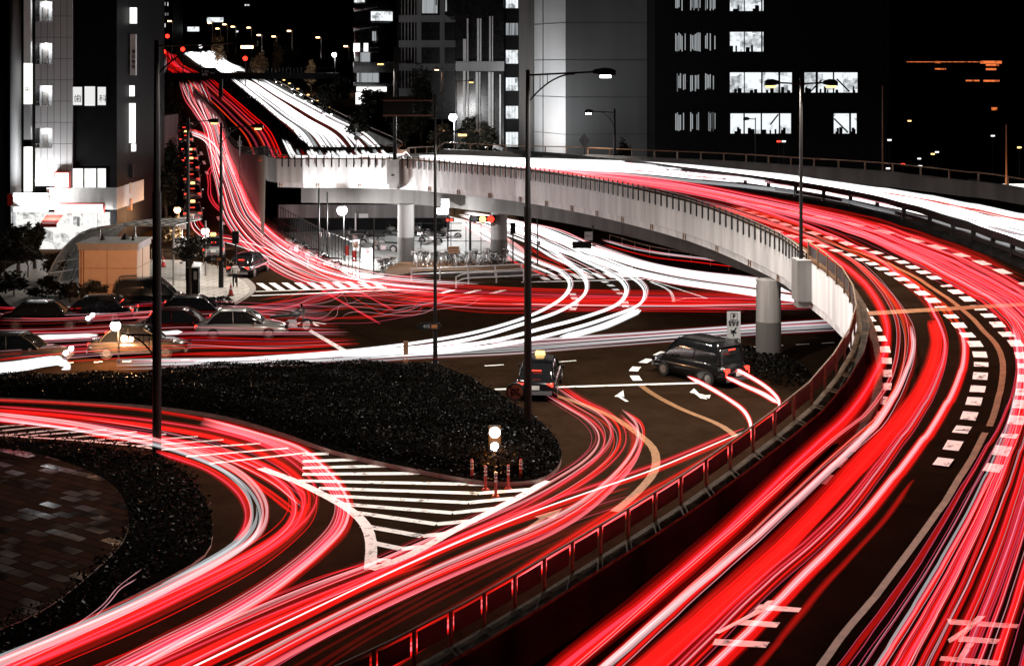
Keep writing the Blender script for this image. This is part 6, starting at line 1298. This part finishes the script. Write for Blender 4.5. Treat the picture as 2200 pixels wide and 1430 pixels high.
# parking sign on the left, stacked boards
d = 104; X = (391 - 1100) * sc(d); r_ = empty('parking_post', (X, d, .14), 'white post sign with a blue-grey P above stacked small boards by the street trees', 'sign')
mb = MB(); mb.tube([(X, d, .14), (X, d, zpx(470, d))], .04, 6); mb.build('pole', M['steel'], r_)
mb = MB(); bx(mb, 384.5, 467, 400, 492, d - .1, .05); bd = mb.build('board', M['white'], r_); text('lettering', 'P', at(392, 475, d - .13), .45, M['steel'], bd); mb = MB(); bx(mb, 387, 485.5, 398, 486.8, d - .12, .02); bx(mb, 387, 489.3, 398, 490.2, d - .12, .02); mb.build('arrow', M['redp'], bd)
mb = MB(); bx(mb, 375, 510, 399, 519, d - .1, .05); bd = mb.build('board', M['grey'], r_); text('lettering', '赤坂見附', at(387, 514.5, d - .13), .17, M['black'], bd); mb = MB(); bx(mb, 375, 521, 398, 531, d - .1, .05); mb.build('board', M['white'], r_)
# speed sign at the ramp nose
d = 140; X = (515 - 1100) * sc(d); g = float(ground_z(X, d)); r_ = empty('speed_sign', (X, d, g), 'slim dark sign pole with an arrow and a round 40 between ramp and street', 'sign')
mb = MB(); mb.tube([(X, d, g), (X, d, zpx(292, d))], .05, 6); mb.build('pole', M['steel'], r_); c = at(515, 306, d - .1); mb = MB(); a = np.linspace(0, 6.283, 25); mb.tube(np.stack([c[0] + .2 * np.cos(a), 0 * a + c[1], c[2] + .2 * np.sin(a)], 1), .03, 4); mb.tube([at(515, 299, d - .1), at(515, 292, d - .1)], .025, 4); mb.box(at(515, 313, d - .1), (.4, .03, .1)); mb.build('symbols', M['grey'], r_)
text('lettering', '40', c, .2, M['grey'], r_)
# diamond sign at the tower foot
d = 104; X = (1255 - 1100) * sc(d); r_ = empty('diamond_sign', (X, d, 6.9), 'black diamond warning sign against the grey tower', 'sign'); c = at(1255, 302, d); mb = MB(); mb.tube([(X, d, 6.9), (X, d, c[2])], .05, 6); mb.build('pole', M['black'], r_)
mb = MB(); mb.add([c + (0, 0, .52), c + (.41, 0, 0), c + (0, 0, -.52), c + (-.41, 0, 0)] + [c + (0, .04, .52), c + (.41, .04, 0), c + (0, .04, -.52), c + (-.41, .04, 0)], [(0, 1, 2, 3), (7, 6, 5, 4), (0, 4, 5, 1), (1, 5, 6, 2), (2, 6, 7, 3), (3, 7, 4, 0)]); mb.build('plate', M['dk'], r_)
# round signs in the white hill lanes
d = 112; X = (765 - 1100) * sc(d); r_ = empty('lane_sign', (X, d, 6.1), 'pale pole with two round discs standing in the white hill lanes', 'sign'); mb = MB(); mb.tube([(X, d, 5.9), (X, d, zpx(268, d))], .05, 6); mb.build('pole', M['grey'], r_)
for y in (271, 297): c = at(765, y, d - .08); mb = MB(); mb.tube([c, c + (0, .04, 0)], .19, 20); mb.build('disc', M['dark_concrete'], r_)
# traffic signals
def signal(label, px, py, base, n, vert, lit, d=None, w_=.32, gap=.30, pole=True, arm=None, key='redlamp', back=False):
    d = d or P(*base)[1]; c = at(px, py, d); g = .0; r_ = empty('traffic_signal', (c[0] + (arm or 0), d, g), label, 'traffic light')
    if pole: mb = MB(); mb.tube([(c[0] + (arm or 0), d + .12, g), (c[0] + (arm or 0), d + .12, c[2] + .3)], .06, 8); 
    if pole and arm: mb.tube([(c[0] + arm, d + .12, c[2] + .2), (c[0], d + .12, c[2] + .2)], .035, 6)
    if pole: mb.build('pole', M['black'], r_)
    mb = MB(); L_ = gap * n + .08; mb.box(c, (w_, .18, L_) if vert else (L_, .18, w_)); hs = mb.build('housing', M['dk'], r_)
    for i in range(n):
        o_ = (i - (n - 1) / 2) * gap; p = c + (np.array([0, -.1, -o_]) if vert else np.array([o_, -.1, 0])); on = i in lit
        if back: p = p + (0, .2, 0)
        mb = MB(); mb.tube([p + (0, .01, 0), p - (0, .03, 0)], gap * .42, 16); l_ = mb.build('lens', E[lit[i]] if on else M['glassd'], hs)
        mb = MB(); a = np.linspace(.2, math.pi - .2, 9); A_ = np.array([p + (gap * .45 * math.cos(t), 0, gap * .45 * math.sin(t)) for t in a]); mb.strip(A_, A_ + (0, -.2, -.03)); mb.build('visor', M['dk'], hs)
    return r_
signal('horizontal traffic light glowing red and amber before the second pier', 1037, 470, (1085,640), 3, False, {1: 'amber', 2: 'redlamp'}, d=98, w_=.42, gap=.56, pole=False)
signal('dark pedestrian signal seen from behind beside the black saloon', 506, 510, (505,612), 2, True, {}, w_=.42, gap=.36, back=True)
signal('dark pedestrian signal at the right of the second pier', 1102, 490, (1102,584), 2, True, {}, w_=.36, gap=.34, back=True)
signal('small traffic light with red lenses under the flyover', 962, 472, (962,560), 3, False, {1: 'tail', 2: 'tail'}, w_=.26, gap=.28)
signal('dark signal silhouette hung over the white trails', 1250, 526, None, 3, False, {}, d=86, w_=.4, gap=.36, pole=False, back=True)
d = 98; c = at(1037, 470, d); r_ = empty('signal_arm', (c[0] - .1, d + .2, 0), 'black pole with a long arm holding the red and amber traffic light', 'pole'); X2 = (1010 - 1100) * sc(d); mb = MB(); mb.tube([(X2, d + .2, .0), (X2, d + .2, c[2] + .1)], .09, 8); mb.tube([(X2, d + .2, c[2]), (c[0], d + .2, c[2])], .04, 6); mb.build('pole', M['black'], r_)
d = 86; r_ = empty('height_sign', tuple(at(1268, 500, d)), 'grey height limit board hanging from the flyover edge over the white trails', 'sign'); mb = MB(); bx(mb, 1256, 498, 1273, 516, d - .1, .04); bd = mb.build('board', M['grey'], r_); text('lettering', '3.8 m', at(1264.5, 507, d - .13), .17, M['black'], bd)
mb = MB(); mb.tube([at(1274, 484, d), at(1274, 528, d)], .04, 6); mb.tube([at(1258, 527, d), at(1280, 527, d)], .04, 6); mb.build('hanger', M['black'], r_)
d = 100; c = at(958, 436, d); r_ = empty('girder_lamp', tuple(c), 'pale square panel above a white glowing lamp on the girder', 'lamp'); mb = MB(); bx(mb, 948, 427, 965, 446, d - 2.5, .05); mb.build('panel', M['white'], r_); mb = MB(); bx(mb, 939, 448, 962, 460, d - 2.5, .2); mb.build('tube_lamp', E['lamp'], r_)
L = bpy.data.lights.new('tube_light', 'POINT'); L.energy = 900; lo = bpy.data.objects.new('tube_light', L); col.objects.link(lo); lo.parent = r_; lo.location = Vector(at(951, 466, d - 2.8)) - r_.location
d = 97.5; r_, w = sign_root('notice_board', 'brown notice board standing in front of the bicycle rack', 973, 585); d = w[1]; mb = MB(); mb.tube([w, (w[0], d, zpx(530, d))], .03, 6); mb.build('pole', M['rust'], r_); mb = MB(); bx(mb, 962, 529, 987, 545, d - .05, .04); bd = mb.build('board', M['tan'], r_); mb = MB(); bx(mb, 963, 531, 986, 534, d - .07, .02); bx(mb, 965, 538, 984, 539, d - .07, .02); mb.build('print', M['rust'], bd)
r_, w = sign_root('no_entry_gate', 'white gate board with a small red no-entry disc at the park entrance', 788, 560); d = w[1]; mb = MB(); bx(mb, 776, 533, 800, 560, d, .05); bd = mb.build('board', M['white'], r_); c = at(789, 538.5, d - .03); mb = MB(); mb.tube([c, c - (0, .02, 0)], .13, 18); ds_ = mb.build('disc', M['redp'], bd); mb = MB(); mb.box(c - (0, .03, 0), (.18, .01, .045)); mb.build('bar', M['white'], ds_)
r_, w = sign_root('ticket_machine', 'white ticket machine with a brown plate inside the motorcycle park', 764, 545); d = w[1]; mb = MB(); bx(mb, 757, 515, 773, 545, d, .5); bd = mb.build('body', M['white'], r_); mb = MB(); bx(mb, 759, 519, 770, 532, d - .02, .03); mb.build('plate', M['rust'], bd)
r_, w = sign_root('white_post', 'plain white post standing in the motorcycle park', 764, 512); mb = MB(); mb.tube([w, (w[0], w[1], zpx(458, w[1]))], .07, 8); mb.build('post', M['white'], r_)
for px0, px1, y0, y1, lab in ((741, 749, 528, 550, 'reddish notice on the mesh fence, left one'), (757, 766, 538, 562, 'reddish notice on the mesh fence, right one')):
    d = P(px0, 600)[1] + 4; r_ = empty('notice', tuple(at((px0 + px1) / 2, y1, d)), lab, 'sign'); mb = MB(); bx(mb, px0, y0, px1, y1, d, .03); mb.build('sheet', M['redp'], r_)
# blinking beacon in the hedge
b = P(1063, 1012); d = b[1]; r_ = empty('warning_beacon', (b[0], d, .16), 'roadside beacon with two round white lamps glowing orange in the hedge', 'beacon')
mb = MB(); mb.tube([(b[0], d + .1, .16), (b[0], d + .1, zpx(915, d))], .05, 8); mb.build('post', M['steel'], r_)
mb = MB(); bx(mb, 1050, 914, 1076, 971, d + .02, .1); mb.build('housing', M['black'], r_)
for y, rr_ in ((928.5, .19), (959, .15)): c = at(1063, y, d - .02); mb = MB(); mb.tube([c, c - (0, .05, 0), c - (0, .08, 0)], [rr_, rr_ * .9, rr_ * .3], 20); mb.build('lamp', E['lamp'], r_)
L = bpy.data.lights.new('beacon_light', 'POINT'); L.energy = 170; L.color = (1, .33, .06); L.shadow_soft_size = .15; lo = bpy.data.objects.new('beacon_light', L); col.objects.link(lo); lo.parent = r_; lo.location = (0, -.75, .95)
DG = 'red and white flexible posts at the hedge tip'
pr = None
for i, (px, py, lab) in enumerate([(1014,1038,'leftmost red flexible post with white bands'), (1043,1052,'second red flexible post from the left'), (1065,1066,'red flexible post standing nearest the road tip'), (1092,1050,'second red flexible post from the right'), (1119,1037,'rightmost red flexible post by the sweeping trails')]):
    w = P(px, py)
    if pr is None:
        pr = o = empty('delineator', (0, 0, 0), lab, 'bollard', DG); mb = MB(); mb.tube([(0, 0, .04), (0, 0, .8)], [.05, .045], 12); mb.build('post', M['redp'], o); mb = MB(); mb.tube([(0, 0, 0), (0, 0, .05)], [.14, .1], 12); mb.build('base', M['redp'], o)
        for z in (.48, .60, .71): mb = MB(); mb.tube([(0, 0, z), (0, 0, z + .055)], .052, 12); mb.build('band', M['white'], o)
    else: o = copy_tree(pr)
    o['label'] = lab; o.location = tuple(w)
pr = None
for px, py, lab in ((351,578,'traffic cone by the low railing at the back of the paved corner'), (496,640,'traffic cone at the tip of the planting strip')):
    w = P(px, py)
    if pr is None:
        pr = o = empty('traffic_cone', (0, 0, 0), lab, 'cone', 'traffic cones'); mb = MB(); mb.tube([(0, 0, .03), (0, 0, .7)], [.16, .03], 12); mb.build('cone', M['redp'], o); mb = MB(); mb.box((0, 0, .015), (.38, .38, .03)); mb.build('base', M['black'], o); mb = MB(); mb.tube([(0, 0, .38), (0, 0, .48)], [.102, .082], 12); mb.build('band', M['white'], o)
    else: o = copy_tree(pr)
    o['label'] = lab; o.location = (w[0], w[1], .16)
r_, w = sign_root('kerb_marker', 'short rust-brown marker post at the top edge of the hedge', 872, 788); mb = MB(); mb.box((w[0], w[1], .6), (.22, .2, 1.2)); mb.build('post', M['rust'], r_)
r_, w = sign_root('utility_box', 'black steel cabinet behind the small tree on the paved corner', 413, 632, dz=.14); mb = MB(); mb.box((w[0], w[1] + .2, .95), (.75, .5, 1.6)); bd = mb.build('cabinet', M['dk'], r_); mb = MB(); mb.box((w[0] + .2, w[1] - .06, 1.3), (.2, .02, .5)); mb.build('door', M['steel'], bd)
for px, y0, lab in ((685,405,'dark pole left of the hooded lamp under the flyover'), (703,412,'thin dark pole with small boxes under the flyover'), (803,565,'slim black pole at the street edge by the bicycles'), (1155,470,'thin black pole beyond the second pier')):
    w = P(px, 572 if px < 750 else 592); r_ = empty('service_pole', tuple(w), lab, 'pole'); mb = MB(); mb.tube([w, (w[0], w[1], zpx(y0 if y0 < 560 else 470, w[1]))], .07 if px == 685 else .05, 8); mb.build('pole', M['black'], r_); mb = MB(); mb.box((w[0] + .12, w[1], 2.2), (.14, .12, .3)); mb.build('box', M['steel'], r_)
# pedestrian on the corner
def person(label, loc, h, top, bottom, rz=0):
    s = h / 1.7; J = {'hip': (0, 0, .92), 'ch': (0, 0, 1.25), 'nk': (0, 0, 1.45), 'hd': (0, .02, 1.56), 'ht': (0, .01, 1.68), 'ls': (-.17, 0, 1.40), 'rs': (.17, 0, 1.40), 'le': (-.24, -.02, 1.13), 're': (.23, .02, 1.12), 'lw': (-.25, .10, .90), 'rw': (.26, .12, .91), 'lh': (-.25, .13, .83), 'rh': (.26, .15, .84),
        'lp': (-.09, 0, .88), 'rp': (.09, 0, .88), 'lk': (-.11, .05, .48), 'rk': (.11, -.01, .48), 'la': (-.11, .0, .08), 'ra': (.12, -.06, .08), 'lt': (-.12, .16, .04), 'rt': (.13, .1, .04)}
    Rr = {'hip': .135, 'ch': .14, 'nk': .055, 'hd': .085, 'ht': .075, 'ls': .06, 'rs': .06, 'le': .043, 're': .043, 'lw': .03, 'rw': .03, 'lh': .035, 'rh': .035, 'lp': .095, 'rp': .095, 'lk': .065, 'rk': .065, 'la': .045, 'ra': .045, 'lt': .035, 'rt': .035}
    ks = list(J); Ed = [('hip', 'ch'), ('ch', 'nk'), ('nk', 'hd'), ('hd', 'ht'), ('ch', 'ls'), ('ch', 'rs'), ('ls', 'le'), ('rs', 're'), ('le', 'lw'), ('re', 'rw'), ('lw', 'lh'), ('rw', 'rh'), ('hip', 'lp'), ('hip', 'rp'), ('lp', 'lk'), ('rp', 'rk'), ('lk', 'la'), ('rk', 'ra'), ('la', 'lt'), ('ra', 'rt')]
    me = bpy.data.meshes.new('person'); me.from_pydata([J[k] for k in ks], [(ks.index(a), ks.index(b)) for a, b in Ed], []); o = bpy.data.objects.new('person', me); col.objects.link(o)
    o.modifiers.new('skin', 'SKIN'); sv = me.skin_vertices[0].data
    for i, k in enumerate(ks): sv[i].radius = (Rr[k], Rr[k] * (.75 if k in ('hip', 'ch') else 1)); sv[i].use_root = k == 'hip'
    ss = o.modifiers.new('sub', 'SUBSURF'); ss.levels = ss.render_levels = 2; bpy.context.view_layer.update()
    m2 = bpy.data.meshes.new_from_object(o.evaluated_get(bpy.context.evaluated_depsgraph_get())); bpy.data.objects.remove(o)
    m2.materials.clear(); skin = mat('skin', (.42, .26, .18), .6, var=.05)
    for m_ in (skin, top, bottom, M['black']): m2.materials.append(m_)
    for p in m2.polygons:
        z = p.center[2]; x = abs(p.center[0]); p.use_smooth = True
        p.material_index = 3 if z < .1 else 2 if z < .93 and x < .21 else 0 if (z > 1.43 or (x > .2 and z < 1.05)) else 1
        if z > 1.6 or (z > 1.5 and p.center[1] < -.0): p.material_index = 3
    q = bpy.data.objects.new('person', m2); col.objects.link(q); q.location = loc; q.scale = (s,) * 3; q.rotation_euler[2] = R_(rz); return tag(q, label, 'person')
w = P(505, 622); person('person in a pale top and dark trousers waiting at the kerb by the signal', (w[0], w[1], .14), 1.6, M['white'], M['black'], 20)
